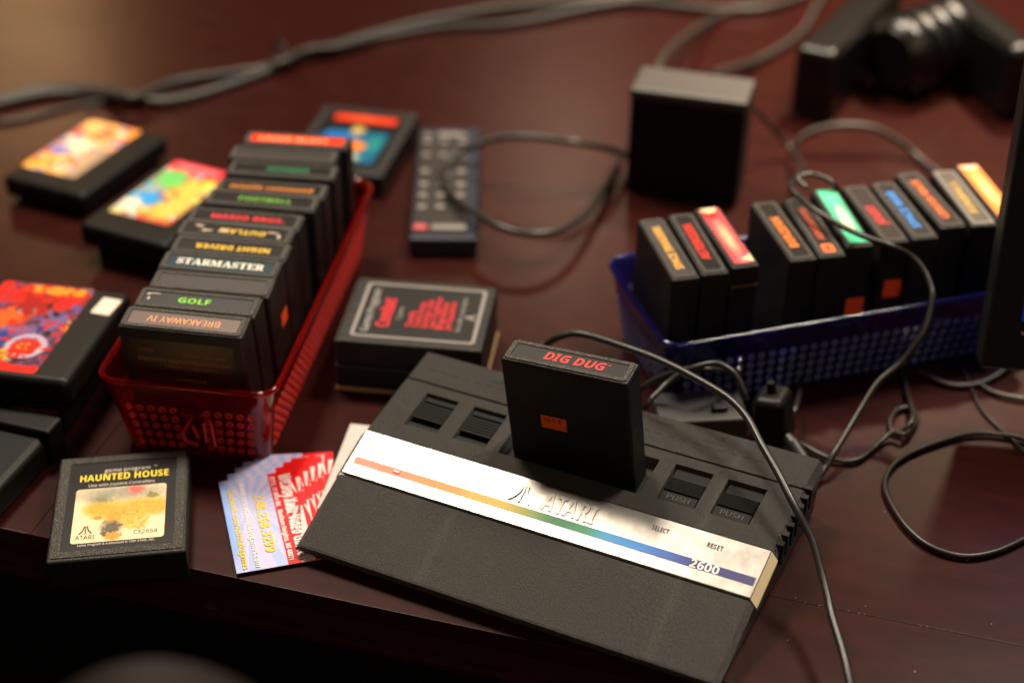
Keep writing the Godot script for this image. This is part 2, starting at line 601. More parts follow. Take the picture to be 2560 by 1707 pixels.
func slab(d0: float, d1: float, up: float, deep: float, bevel: float, side: float, holes: Array, x0 := 0.0, x1 := CW) -> ArrayMesh:
	# one top panel: grid with holes, bevelled rim and skirts; side is the width of the end chamfers
	var st := begin()
	var xs := [x0 + bevel, x1 - bevel]
	var ds := [d0 + bevel, d1 - bevel]
	for h in holes:
		for v in [h[0], h[2]]:
			if not v in xs: xs.append(v)
		for v in [h[1], h[3]]:
			if not v in ds: ds.append(v)
	xs.sort()
	ds.sort()
	var n := (cp(0, d1) - cp(0, d0)).cross(Vector3.RIGHT).normalized()
	if n.y < 0:
		n = -n
	for i in xs.size() - 1:
		for j in ds.size() - 1:
			var mx: float = (xs[i] + xs[i + 1]) / 2
			var md: float = (ds[j] + ds[j + 1]) / 2
			var hole := false
			for h in holes:
				if mx > h[0] and mx < h[2] and md > h[1] and md < h[3]:
					hole = true
			if not hole:
				quad(st, cp(xs[i], ds[j], up), cp(xs[i + 1], ds[j], up), cp(xs[i + 1], ds[j + 1], up), cp(xs[i], ds[j + 1], up), n)
	for h in holes:
		var q := [[h[0], h[1]], [h[2], h[1]], [h[2], h[3]], [h[0], h[3]]]
		for k in 4:
			var a = q[k]
			var b = q[(k + 1) % 4]
			var mid := Vector3(h[0] + h[2] - a[0] - b[0], 0, -(h[1] + h[3] - a[1] - b[1]))
			face(st, cp(a[0], a[1], up), cp(b[0], b[1], up), cp(b[0], b[1], up - 0.008), cp(a[0], a[1], up - 0.008), mid)
	var inn := [cp(x0 + bevel, d0 + bevel, up), cp(x1 - bevel, d0 + bevel, up), cp(x1 - bevel, d1 - bevel, up), cp(x0 + bevel, d1 - bevel, up)]
	var out := [cp(x0, d0, up - bevel), cp(x1, d0, up - bevel), cp(x1, d1, up - bevel), cp(x0, d1, up - bevel)]
	var low := []
	for k in 4:
		var p: Vector3 = out[k]
		var sx := side * (1.0 if k in [1, 2] else -1.0)
		low.append(p + Vector3(sx, -maxf(side * 1.1, deep * 0.5), 0))
	var low2 := []
	for k in 4:
		low2.append(Vector3(low[k].x, minf(low[k].y, out[k].y - deep), low[k].z))
	var dirs := [Vector3(0, 0, 1), Vector3(1, 0, 0), Vector3(0, 0, -1), Vector3(-1, 0, 0)]
	for k in 4:
		var l := (k + 1) % 4
		face(st, inn[k], inn[l], out[l], out[k], dirs[k] + Vector3.UP)
		face(st, out[k], out[l], low[l], low[k], dirs[k] + Vector3.UP * 0.3)
		face(st, low[k], low[l], low2[l], low2[k], dirs[k])
	return st.commit()

func slope(d: float) -> Basis:
	# text basis lying on the console's top at depth d
	var a := cp(0, d - 0.002)
	var b := cp(0, d + 0.002)
	var v := (b - a).normalized()
	v.x = 0
	v = v.normalized()
	return Basis(Vector3.RIGHT, v, Vector3.RIGHT.cross(v))

func on_top(x: float, d: float, up := 0.0, flip := false) -> Transform3D:
	var b := slope(d)
	if flip:
		b = b * Basis(Vector3(0, 0, 1), PI)
	return Transform3D(b, cp(x, d) + b.z * up)

func build_console() -> void:
	var C := thing("game_console", "low wedge-shaped charcoal game console with silver rainbow strip", "game console", at(-0.1262, 0.0, -0.7121, yaw(-0.4253)))
	# body under the panels
	var st := begin()
	var sec := []
	for d in [0.012, 0.0538, 0.0881, 0.1448, 0.1735]:
		var l: Vector3 = cp(0, d)
		var r: Vector3 = cp(CW, d)
		var y := prof_y(d) - 0.009 if d > 0.02 else 0.0085
		sec.append([Vector3(l.x - 0.0022, y, -d), Vector3(r.x + 0.0022, y, -d), Vector3(r.x + 0.001, 0.003, -d), Vector3(l.x - 0.001, 0.003, -d)])
	for i in sec.size() - 1:
		var a = sec[i]
		var b = sec[i + 1]
		face(st, a[0], a[1], b[1], b[0], Vector3.UP)
		face(st, a[1], a[2], b[2], b[1], Vector3.RIGHT)
		face(st, a[3], a[0], b[0], b[3], Vector3.LEFT)
		face(st, a[2], a[3], b[3], b[2], Vector3.DOWN)
	face(st, sec[0][0], sec[0][1], sec[0][2], sec[0][3], Vector3(0, 0, 1))
	var e = sec[sec.size() - 1]
	face(st, e[0], e[1], e[2], e[3], Vector3(0, 0, -1))
	part(C, "lower_case", st.commit(), M.dark)
	for k in 4:
		part(C, "foot", lathe([Vector2(0, 0), Vector2(0.006, 0), Vector2(0.0055, 0.0035), Vector2(0, 0.0035)], 12), M.dark, at([0.02, 0.24, 0.02, 0.24][k], 0, [-0.03, -0.03, -0.16, -0.16][k]))
	part(C, "front_panel", slab(0.0, 0.0535, 0.0, 0.004, 0.0009, 0.0028, []), M.console)
	# silver strip, its folded-down ends, the rainbow line
	var S := part(C, "silver_strip", slab(0.0541, 0.0878, 0.0006, 0.0012, 0.0004, 0.0, []), M.silver)
	var cream := mat("cream trim end", lin(0.75, 0.62, 0.38), 0.4)  # right end cream, left end plain silver
	for sd in [0, 1]:
		st = begin()
		var x: float = CW * sd
		var sg := 1.0 if sd == 1 else -1.0
		var a := cp(x, 0.0541, 0.0001)
		var b := cp(x, 0.0878, 0.0001)
		var dn := Vector3(sg * 0.0042, -0.0055, 0)
		face(st, a, b, b + dn, a + dn, Vector3(sg, 0.7, 0))
		face(st, a + dn, b + dn, b + dn + Vector3(0, -0.002, 0), a + dn + Vector3(0, -0.002, 0), Vector3(sg, 0, 0))
		part(C, "strip_end", st.commit(), cream if sd == 1 else M.silver)
	var g := GradientTexture2D.new()
	g.width = 512
	g.height = 8
	g.gradient = ramp([[0.0, Color(0.95, 0.48, 0.38)], [0.12, Color(0.96, 0.46, 0.30)], [0.21, Color(0.97, 0.50, 0.18)], [0.27, Color(0.98, 0.64, 0.16)], [0.31, Color(0.98, 0.76, 0.18)], [0.4, Color(0.92, 0.76, 0.18)], [0.47, Color(0.55, 0.66, 0.22)], [0.52, Color(0.08, 0.53, 0.30)], [0.6, Color(0.06, 0.50, 0.33)], [0.645, Color(0.12, 0.55, 0.78)], [0.74, Color(0.10, 0.48, 0.80)], [0.82, Color(0.12, 0.28, 0.62)], [0.86, Color(0.13, 0.13, 0.46)], [1.0, Color(0.16, 0.12, 0.40)]])
	st = begin()
	var up := 0.00085
	quad(st, cp(0.0035, 0.0620, up), cp(0.2595, 0.0620, up), cp(0.2595, 0.0675, up), cp(0.0035, 0.0675, up), on_top(0.1, 0.065).basis.z, Vector2(0, 1), Vector2(1, 1), Vector2(1, 0), Vector2(0, 0))
	var sm := printed(g, 0.45)
	sm.metallic_specular = 0.42
	part(S, "rainbow_line", st.commit(), sm)
	var emb := mat("raised silver letter", lin(0.40, 0.375, 0.345), 0.45, 0.9)
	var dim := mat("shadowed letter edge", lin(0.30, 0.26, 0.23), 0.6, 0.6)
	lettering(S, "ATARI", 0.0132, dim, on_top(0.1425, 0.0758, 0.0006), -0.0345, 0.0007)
	lettering(S, "ATARI", 0.0125, emb, on_top(0.1425, 0.0758, 0.0006), -0.0335, 0.0011)
	mountain(S, 0.0125, 0.0011, emb, Transform3D(on_top(0.112, 0.0758, 0.0006).basis * Basis(Vector3(1, 0, 0), Vector3(0, 0, 1), Vector3(0, -1, 0)), on_top(0.112, 0.0758, 0.0006).origin))
	lettering(S, "2600", 0.0056, ink(Color(0.93, 0.9, 0.86)), on_top(0.2302, 0.0647, 0.0009), -0.0172, 0.0002)
	var navy := ink(Color(0.12, 0.1, 0.16))
	lettering(S, "SELECT", 0.0033, navy, on_top(0.1975, 0.0800, 0.0008), -0.0104, 0.0001, bold)
	lettering(S, "RESET", 0.0033, navy, on_top(0.2306, 0.0795, 0.0008), -0.0094, 0.0001, bold)
	var faint := ink(Color(0.5, 0.42, 0.42))
	lettering(S, "COLOR", 0.0026, faint, on_top(0.0640, 0.0806, 0.0008), -0.0095, 0.0001, plain)
	lettering(S, "B-W", 0.0022, faint, on_top(0.0636, 0.0763, 0.0008), -0.0055, 0.0001, plain)
	lettering(S, "POWER", 0.0026, faint, on_top(0.0305, 0.0806, 0.0008), -0.0095, 0.0001, plain)
	var lamp := mat("red power light", Color(0.9, 0.05, 0.16), 0.3)
	lamp.emission_enabled = true
	lamp.emission = Color(0.9, 0.03, 0.14)
	lamp.emission_energy_multiplier = 0.35
	part(S, "power_light", rbox(Vector3(0.0048, 0.0024, 0.0012), 0.0005, 1), lamp, on_top(0.0327, 0.0651, 0.0009))

	# switch panel
	var holes := [[0.0187, 0.1027, 0.0415, 0.1355], [0.0521, 0.1027, 0.0746, 0.1355], [0.0837, 0.1015, 0.1757, 0.1350], [0.1857, 0.1026, 0.2094, 0.1356], [0.2186, 0.1026, 0.2424, 0.1354]]
	part(C, "switch_panel", slab(0.0886, 0.1442, 0.0004, 0.009, 0.0005, 0.003, holes), M.console)
	part(C, "rear_panel", slab(0.1462, 0.1751, 0.0004, 0.012, 0.0006, 0.003, []), M.console)
	for k in 5:
		var h = holes[k]
		st = begin()
		var n := on_top(0.1, 0.12).basis.z
		quad(st, cp(h[0] - 0.0003, h[1] - 0.0003, -0.0072), cp(h[2] + 0.0003, h[1] - 0.0003, -0.0072), cp(h[2] + 0.0003, h[3] + 0.0003, -0.0072), cp(h[0] - 0.0003, h[3] + 0.0003, -0.0072), n)
		if k == 2:
			part(C, "cartridge_slot", st.commit(), M.gap)
			continue
		var B := part(C, "switch", st.commit(), M.gap)
		var cx: float = (h[0] + h[2]) / 2
		var wd: float = h[2] - h[0] - 0.0012
		if k >= 3:
			# push key: smooth foot with a word, ribbed top, dark well behind it
			part(B, "key", rbox(Vector3(wd, 0.0090, 0.0030), 0.0004, 1), M.key, on_top(cx, 0.1076, -0.0022))
			part(B, "key", rbox(Vector3(wd, 0.0115, 0.0030), 0.0004, 1), M.key, on_top(cx, 0.1180, -0.0015))
			part(B, "key", rbox(Vector3(wd, 0.0085, 0.0030), 0.0004, 1), M.key, on_top(cx, 0.1305, -0.0042))
			var rib := begin()
			for i in 9:
				rbox_to(rib, Vector3(wd - 0.0004, 0.00055, 0.0007), 0.0002, 1, on_top(cx, 0.1128 + i * 0.00128, 0.0002))
			part(B, "rib", rib.commit(), M.key, Transform3D(), "stuff")
			lettering(B, "PUSH", 0.0040, ink(Color(0.21, 0.20, 0.19)), on_top(cx, 0.1074, -0.0006), -0.0140, 0.0005, plain)
		else:
			# slide switch: lighter ribbed slider between two dark ends
			part(B, "slider", rbox(Vector3(wd, 0.0150, 0.0035), 0.0006, 1), M.key, on_top(cx, 0.1195, -0.0021))
			part(B, "slider", rbox(Vector3(wd, 0.0042, 0.0030), 0.0006, 1), M.key, on_top(cx, 0.1316, -0.0028))
			part(B, "slider", rbox(Vector3(wd, 0.0042, 0.0030), 0.0006, 1), M.key, on_top(cx, 0.1063, -0.0032))
			var rib := begin()
			for i in 5:
				rbox_to(rib, Vector3(wd - 0.0006, 0.0008, 0.0008), 0.0002, 1, on_top(cx, 0.1145 + i * 0.0025, 0.0))
			part(B, "rib", rib.commit(), M.key, Transform3D(), "stuff")
	# vent ribs down both flanks
	for sd in [0, 1]:
		for i in 7:
			var d := 0.0965 + i * 0.0086
			var q := cp(CW * sd, d, -0.0075)
			part(C, "vent_rib", rbox(Vector3(0.0066, 0.0150, 0.0042), 0.0005, 1), M.gap if sd == 1 else M.dark, at(q.x + (0.0014 if sd == 1 else 0.0010), q.y - (0.0 if sd == 1 else 0.004), q.z))
	# markings moulded into the rear panel
	var mark := M.gap as Material
	st = begin()
	for i in 12:
		for x0 in [0.012, 0.150]:
			rbox_to(st, Vector3(0.0046, 0.0009, 0.0003), 0.0001, 1, on_top(x0 + i * 0.0080, 0.1580, 0.0004))
	part(C, "dashed_line", st.commit(), mark, Transform3D(), "stuff")
	lettering(C, "controller", 0.0026, mark, on_top(0.2010, 0.1632, 0.0005, true), 1.1, 0.0001, plain)
	lettering(C, "right", 0.0026, mark, on_top(0.2030, 0.1672, 0.0005, true), 1.1, 0.0001, plain)
	lettering(C, "television", 0.0026, mark, on_top(0.1640, 0.1680, 0.0005, true), 1.1, 0.0001, plain)
	lettering(C, "controller", 0.0026, mark, on_top(0.0600, 0.1632, 0.0005, true), 1.1, 0.0001, plain)
	lettering(C, "left", 0.0026, mark, on_top(0.0600, 0.1672, 0.0005, true), 1.1, 0.0001, plain)

	# the cartridge standing in the slot
	var base := C.transform * cp(0.1303, 0.1180, 0.0)
	var t := Transform3D(yaw(-0.4155) * Basis(Vector3.RIGHT, 0.115) * Basis(Vector3(0, 0, 1), 0.07), Vector3(base.x, base.y, base.z))
	t.origin -= t.basis.y * 0.0215
	t.origin += Vector3(-0.0000, 0, 0.0)
	var D := cart("game_cartridge", "black cartridge with orange price sticker standing in the console slot", t, "", {"text": "DIG DUG", "color": Color(0.95, 0.16, 0.12), "cap": 0.0066, "sx": -0.0375, "x": 0.0035, "tm": true, "l": 0.0985, "italic": true})
	var stx := part(D, "price_sticker", prism(rr(0.0165, 0.0098, 0.0003), 0.00015), M.orange, Transform3D(Basis(Vector3.RIGHT, PI / 2), Vector3(-0.0095, 0.0555, 0.01028)))
	lettering(stx, "$ 6.95", 0.0029, ink(Color(0.35, 0.08, 0.02)), Transform3D(Basis(Vector3.RIGHT, -PI / 2) * Basis(Vector3(0, 0, 1), PI), Vector3(-0.0008, 0.0002, -0.0022)), -0.0115, 0.0001, plain)

# ------------------------------------------------------------------ cartridges
func cart(called: String, label: String, where: Transform3D, group: String, o: Dictionary) -> Node3D:
	# an upright cartridge: x across, y up to its spine, front towards +z; its base is at y = 0
	var w: float = o.get("w", 0.081)
	var l: float = o.get("l", 0.099)
	var t: float = o.get("t", 0.0205)
	var N := thing(called, label, "game cartridge", where, group)
	part(N, "shell", rbox(Vector3(w, l, t), 0.0019, 3), o.get("shell", M.cart), at(0, l / 2, 0))
	part(N, "spine_rim", ring(w - 0.0034, t - 0.0034, 0.0022, w - 0.0095, t - 0.0085, 0.0008, 0.0008), o.get("rim", M.rim), at(0, l - 0.0001, 0))
	var lw: float = o.get("lw", w - 0.0102)
	var ld: float = o.get("ld", t - 0.0092)
	var lm: Material = o.get("label_mat", mat("spine label", o.get("bg", lin(0.012, 0.011, 0.011)), o.get("lr", 0.32)))
	var L := part(N, "spine_label", prism(rr(lw, ld, 0.0006), 0.00025), lm, at(o.get("lx", 0.0), l + o.get("lup", 0.0), o.get("lz", 0.0)))
	if o.has("text"):
		var flip: bool = o.get("flip", false)
		var b := LIE_FLIP if flip else LIE
		if o.get("italic", false):
			b = b * Basis(Vector3(1, 0, 0), Vector3(0.18, 1, 0), Vector3(0, 0, 1))
		var x: float = o.get("x", 0.0)
		lettering(L, o.text, o.cap, ink(o.color), Transform3D(b, Vector3(x, 0.0003, o.get("z", 0.0))), o.get("sx", 1.0), 0.00012, o.get("font", bold))
		if o.get("tm", false):
			lettering(L, "TM", 0.0011, ink(o.color), Transform3D(b, Vector3(x + 0.0208, 0.0003, -0.0024)), 1.0, 0.0001, plain)
	return N

func build_red_carts() -> void:
	var G := "black cartridges standing in a row in the red basket"
	var grey := lin(0.045, 0.04, 0.036)
	var spec := [
		["cartridge with brown spine label, nearest in the red basket, backed by a brown label", {"text": "BREAKAWAY IV", "color": Color(0.93, 0.62, 0.36), "cap": 0.0050, "sx": -0.047, "flip": true, "bg": lin(0.11, 0.066, 0.056), "font": plain}],
		["cartridge with bright green GOLF spine and scuffed left corner in the red basket", {"text": "GOLF", "color": Color(0.5, 0.85, 0.16), "cap": 0.0050, "sx": -0.021, "x": -0.002}],
		["cartridge with blank grey spine between GOLF and the teal STARMASTER spine", {"bg": grey}],
		["cartridge with white STARMASTER lettering on a teal spine in the red basket", {"text": "STARMASTER", "color": Color(0.98, 0.93, 0.85), "cap": 0.0058, "sx": -0.059, "bg": lin(0.006, 0.035, 0.05), "font": serif}],
		["cartridge with yellow upside-down NIGHT DRIVER spine in the red basket", {"text": "NIGHT DRIVER", "color": Color(0.95, 0.76, 0.08), "cap": 0.0050, "sx": -0.051, "x": 0.002, "flip": true}],
		["cartridge with torn pale patches beside yellow OUTLAW lettering in the red basket", {"text": "OUTLAW", "color": Color(0.93, 0.76, 0.22), "cap": 0.0052, "sx": -0.033, "x": 0.005, "flip": true}],
		["cartridge with red MARIO BROS. spine lettering in the red basket", {"text": "MARIO BROS.", "color": Color(0.92, 0.1, 0.14), "cap": 0.0054, "sx": -0.052, "x": 0.002}],
		["cartridge with pale green FOOTBALL spine lettering in the red basket", {"text": "FOOTBALL", "color": Color(0.42, 0.68, 0.2), "cap": 0.0054, "sx": -0.038, "x": 0.002}],
		["cartridge with amber missile command spine lettering in the red basket", {"text": "missile command", "color": Color(0.85, 0.52, 0.08), "cap": 0.0052, "sx": -0.060, "x": 0.0}],
		["cartridge with short dark green spine title in the red basket", {"text": "DEFENDER", "color": Color(0.08, 0.5, 0.3), "cap": 0.0054, "sx": -0.031, "x": 0.004}],
		["cartridge with blank grey spine second from the back of the red basket", {"bg": grey}],
		["cartridge with glowing orange-red spine label at the back of the red basket", {"text": "LASER BLAST", "color": Color(1.0, 0.72, 0.5), "cap": 0.0052, "sx": -0.052, "bg": Color(0.95, 0.24, 0.08), "x": -0.003}],
	]
	var P := [Vector3(-0.2046, 0.0035, -0.8183), Vector3(-0.1999, 0.0035, -0.8400), Vector3(-0.1945, 0.0035, -0.8625), Vector3(-0.1927, 0.0035, -0.8848), Vector3(-0.1894, 0.0035, -0.9065), Vector3(-0.1892, 0.0035, -0.9282), Vector3(-0.1854, 0.0035, -0.9464), Vector3(-0.1771, 0.0035, -0.9720), Vector3(-0.1730, 0.0035, -0.9897), Vector3(-0.1687, 0.0035, -1.0182), Vector3(-0.1708, 0.0035, -1.0426), Vector3(-0.1637, 0.0035, -1.0662)]
	var yaws := [-0.155, -0.15, -0.13, -0.15, -0.14, -0.16, -0.14, -0.14, -0.12, -0.1, -0.09, -0.1]
	var leans := [0.125, 0.11, 0.095, 0.085, 0.07, 0.055, 0.045, 0.03, 0.015, 0.0, -0.012, -0.025]
	var lens := [0.098, 0.0985, 0.0985, 0.099, 0.0985, 0.0985, 0.0985, 0.099, 0.0985, 0.0985, 0.0985, 0.0985]
	for i in spec.size():
		var o: Dictionary = spec[i][1]
		o.l = lens[i]
		o.t = 0.0212
		var b := yaw(yaws[i]) * Basis(Vector3.RIGHT, leans[i])
		var p: Vector3 = P[i]
		var N := cart("game_cartridge", spec[i][0], Transform3D(b, p - b.y * 0.0 + Vector3(-0.098 * b.y.x, 0, -0.098 * b.y.z)), G, o)
		if i == 0:
			# the brown label on its face, printed upside down
			var f := part(N, "face_label", prism(rr(0.067, 0.082, 0.001), 0.0002), mat("brown label", lin(0.028, 0.013, 0.009), 0.4), Transform3D(Basis(Vector3.RIGHT, PI / 2), Vector3(0, 0.049, 0.0106)))
			var tan := ink(Color(0.62, 0.36, 0.2))
			for q in [["Use the Standard Paddle Controllers", 0.0030, -0.0245, 0.0, 0.060], ["VIDEO GAME CARTRIDGE", 0.0021, -0.0305, 0.014, 0.028], ["99821", 0.0021, -0.0325, -0.024, 0.009], ["12 games for 1 to 4 players", 0.0020, -0.0195, 0.004, 0.034], ["Breakaway IV", 0.0026, -0.009, 0.002, 0.020], ["Made in U.S.A.", 0.0024, 0.010, 0.0, 0.022]]:
				lettering(f, q[0], q[1], tan, Transform3D(LIE_FLIP, Vector3(q[3], 0.0003, q[2])), -q[4], 0.0001, plain)
		if i == 5 or i == 1:
			var st := begin()
			var rng := RandomNumberGenerator.new()
			rng.seed = 60 + i
			var bits := [[-0.026, -0.003, 0.010, 0.003], [-0.020, 0.002, 0.012, 0.003], [-0.008, 0.001, 0.008, 0.004], [0.026, -0.002, 0.012, 0.002], [0.031, 0.002, 0.003, 0.006]] if i == 5 else [[-0.032, 0.001, 0.0022, 0.004], [-0.033, -0.003, 0.003, 0.002], [-0.029, -0.004, 0.009, 0.0012]]
			for q in bits:
				var poly := PackedVector2Array()
				for k in 12:
					var a := TAU * k / 12
					var r := rng.randf_range(0.5, 1.0)
					poly.append(Vector2(q[0] + cos(a) * q[2] / 2 * r, q[1] + sin(a) * q[3] / 2 * r))
				prism_to(st, poly, 0.0002)
			part(N, "torn_paper", st.commit(), ink(Color(0.78, 0.7, 0.6)), at(0, o.l + 0.00045, 0), "stuff")
		if i == 0 or i == 2:
			pass
		if i == 3:
			part(N, "price_sticker", prism(rr(0.012, 0.010, 0.0003), 0.00015), M.orange, Transform3D(Basis(Vector3(0, 1, 0), PI / 2) * Basis(Vector3.RIGHT, PI / 2), Vector3(0.0406, 0.062, 0.002)))

func build_blue_carts() -> void:
	var G := "black cartridges standing in the blue basket"
	var pink := art(160, 40, Color(0.9, 0.3, 0.34), [["e", 0.45, 0.5, 0.42, 0.42, Color(1, 0.72, 0.55), 0.7], ["e", 0.9, 0.4, 0.1, 0.5, Color(0.72, 0.12, 0.06), 0.6], ["e", 0.97, 0.4, 0.05, 0.5, Color(0.95, 0.85, 0.66), 0.3], ["e", 0.05, 0.6, 0.12, 0.5, Color(1.0, 0.5, 0.55), 0.8]], 11)
	var green := art(160, 40, Color(0.28, 0.8, 0.6), [["e", 0.42, 0.55, 0.33, 0.3, Color(0.98, 0.95, 0.78), 0.35], ["e", 0.85, 0.5, 0.2, 0.6, Color(0.4, 0.9, 0.7), 0.8]], 12)
	var sun := art(160, 40, Color(0.98, 0.55, 0.22), [["e", 0.5, 0.5, 0.5, 0.35, Color(1, 0.85, 0.6), 0.9], ["e", 0.95, 0.5, 0.06, 0.6, Color(0.8, 0.75, 0.7), 0.4]], 13)
	var spec := [
		["cartridge with yellow spine lettering at the left end of the blue basket", {"text": "SPACE INVADERS", "color": Color(0.98, 0.72, 0.24), "cap": 0.0056, "sx": -0.056, "bg": lin(0.06, 0.055, 0.06)}],
		["cartridge with red spine lettering second from the left in the blue basket", {"text": "ASTEROIDS", "color": Color(0.95, 0.2, 0.1), "cap": 0.0062, "sx": -0.047, "x": 0.002}],
		["cartridge with a pink label peeling at both ends in the blue basket", {"label_mat": printed(pink), "ld": 0.0135, "lw": 0.074, "lup": 0.0009}],
		["cartridge with light orange spine lettering just right of the basket gap", {"text": "BERZERK", "color": Color(0.98, 0.52, 0.14), "cap": 0.0062, "sx": -0.042, "x": -0.003}],
		["cartridge with dull rust spine lettering beneath the black cord", {"color": Color(0.8, 0.32, 0.14), "text": "ADVENTURE", "cap": 0.0046, "sx": -0.044, "x": 0.004}],
		["cartridge with a loose mint green label under the cord in the blue basket", {"label_mat": printed(green), "ld": 0.0135, "lw": 0.074, "lup": 0.0009}],
		["cartridge with short red spine title right of the mint green label", {"text": "JOUST", "color": Color(0.88, 0.14, 0.16), "cap": 0.0066, "sx": -0.027, "x": -0.003, "bg": lin(0.03, 0.02, 0.02)}],
		["cartridge with bright blue spine lettering in the blue basket", {"text": "SPACE WAR", "color": Color(0.1, 0.55, 0.92), "cap": 0.0062, "sx": -0.052, "x": 0.0}],
		["cartridge with orange two-word spine right of the bright blue one", {"text": "CIRCUS RACE", "color": Color(0.98, 0.45, 0.1), "cap": 0.0056, "sx": -0.055, "x": 0.0}],
		["cartridge with grey-rimmed spine and dull yellow lettering in the blue basket", {"text": "PINBALL", "color": Color(0.75, 0.6, 0.22), "cap": 0.0060, "sx": -0.046, "bg": lin(0.085, 0.078, 0.07)}],
		["cartridge with a glossy light orange label beside the black monitor", {"label_mat": printed(sun), "ld": 0.0145, "lw": 0.076, "lup": 0.0009}],
	]
	var P := [Vector3(0.1039, 0.2292, -0.9112), Vector3(0.1244, 0.2118, -0.9182), Vector3(0.1445, 0.2369, -0.9276), Vector3(0.1848, 0.2205, -0.9369), Vector3(0.2064, 0.1814, -0.9425), Vector3(0.2282, 0.1518, -0.9565), Vector3(0.2522, 0.1916, -0.9623), Vector3(0.2734, 0.1903, -0.9679), Vector3(0.2954, 0.2160, -0.9837), Vector3(0.3197, 0.1489, -0.9869), Vector3(0.3392, 0.1520, -0.9968)]
	for i in spec.size():
		var p: Vector3 = P[i]
		var o: Dictionary = spec[i][1]
		o.l = 0.099
		o.t = 0.0195
		if i == 9:
			o.rim = mat("grey rim", lin(0.16, 0.145, 0.13), 0.45)
		var b := yaw(p.y + PI / 2)
		var N := cart("game_cartridge", spec[i][0], Transform3D(b, Vector3(p.x, 0.0045, p.z)), G, o)
		if i == 2:
			part(N, "torn_paper", prism(PackedVector2Array([Vector2(-0.037, 0.0068), Vector2(-0.027, 0.0068), Vector2(-0.033, -0.001)]), 0.0002), ink(Color(0.93, 0.84, 0.64)), at(0, o.l + 0.0013, 0))
			part(N, "torn_paper", prism(PackedVector2Array([Vector2(0.037, 0.0055), Vector2(0.037, -0.0055), Vector2(0.030, -0.003), Vector2(0.031, 0.003)]), 0.0002), ink(Color(0.93, 0.84, 0.64)), at(0, o.l + 0.0013, 0))
			part(N, "shell_seam", rbox(Vector3(0.0006, 0.0016, 0.0185), 0.0002, 1), ink(Color(0.42, 0.3, 0.16)), at(-0.0404, 0.084, 0.0))
		if i == 4:
			# the rust title ends in a rounded orange figure
			part(N, "title_figure", ring(0.011, 0.0085, 0.002, 0.0055, 0.0022, 0.001, 0.0002), ink(Color(0.95, 0.42, 0.18)), at(-0.030, o.l + 0.0003, 0.0))
		if i == 5 or i == 6:
			part(N, "price_sticker", prism(rr(0.0125, 0.0135, 0.0003), 0.00015), M.orange, Transform3D(Basis(Vector3(0, 1, 0), -PI / 2) * Basis(Vector3.RIGHT, PI / 2), Vector3(-0.0407, 0.051 if i == 5 else 0.062, 0.002)))

func flat_t(x: float, y: float, z: float, turn: float, l: float) -> Transform3D:
	# a cartridge lying on its back, centre of its underside at (x, y, z)
	var b := yaw(turn) * Basis(Vector3.RIGHT, -PI / 2)
	return Transform3D(b, Vector3(x, y, z) - b.y * l / 2)

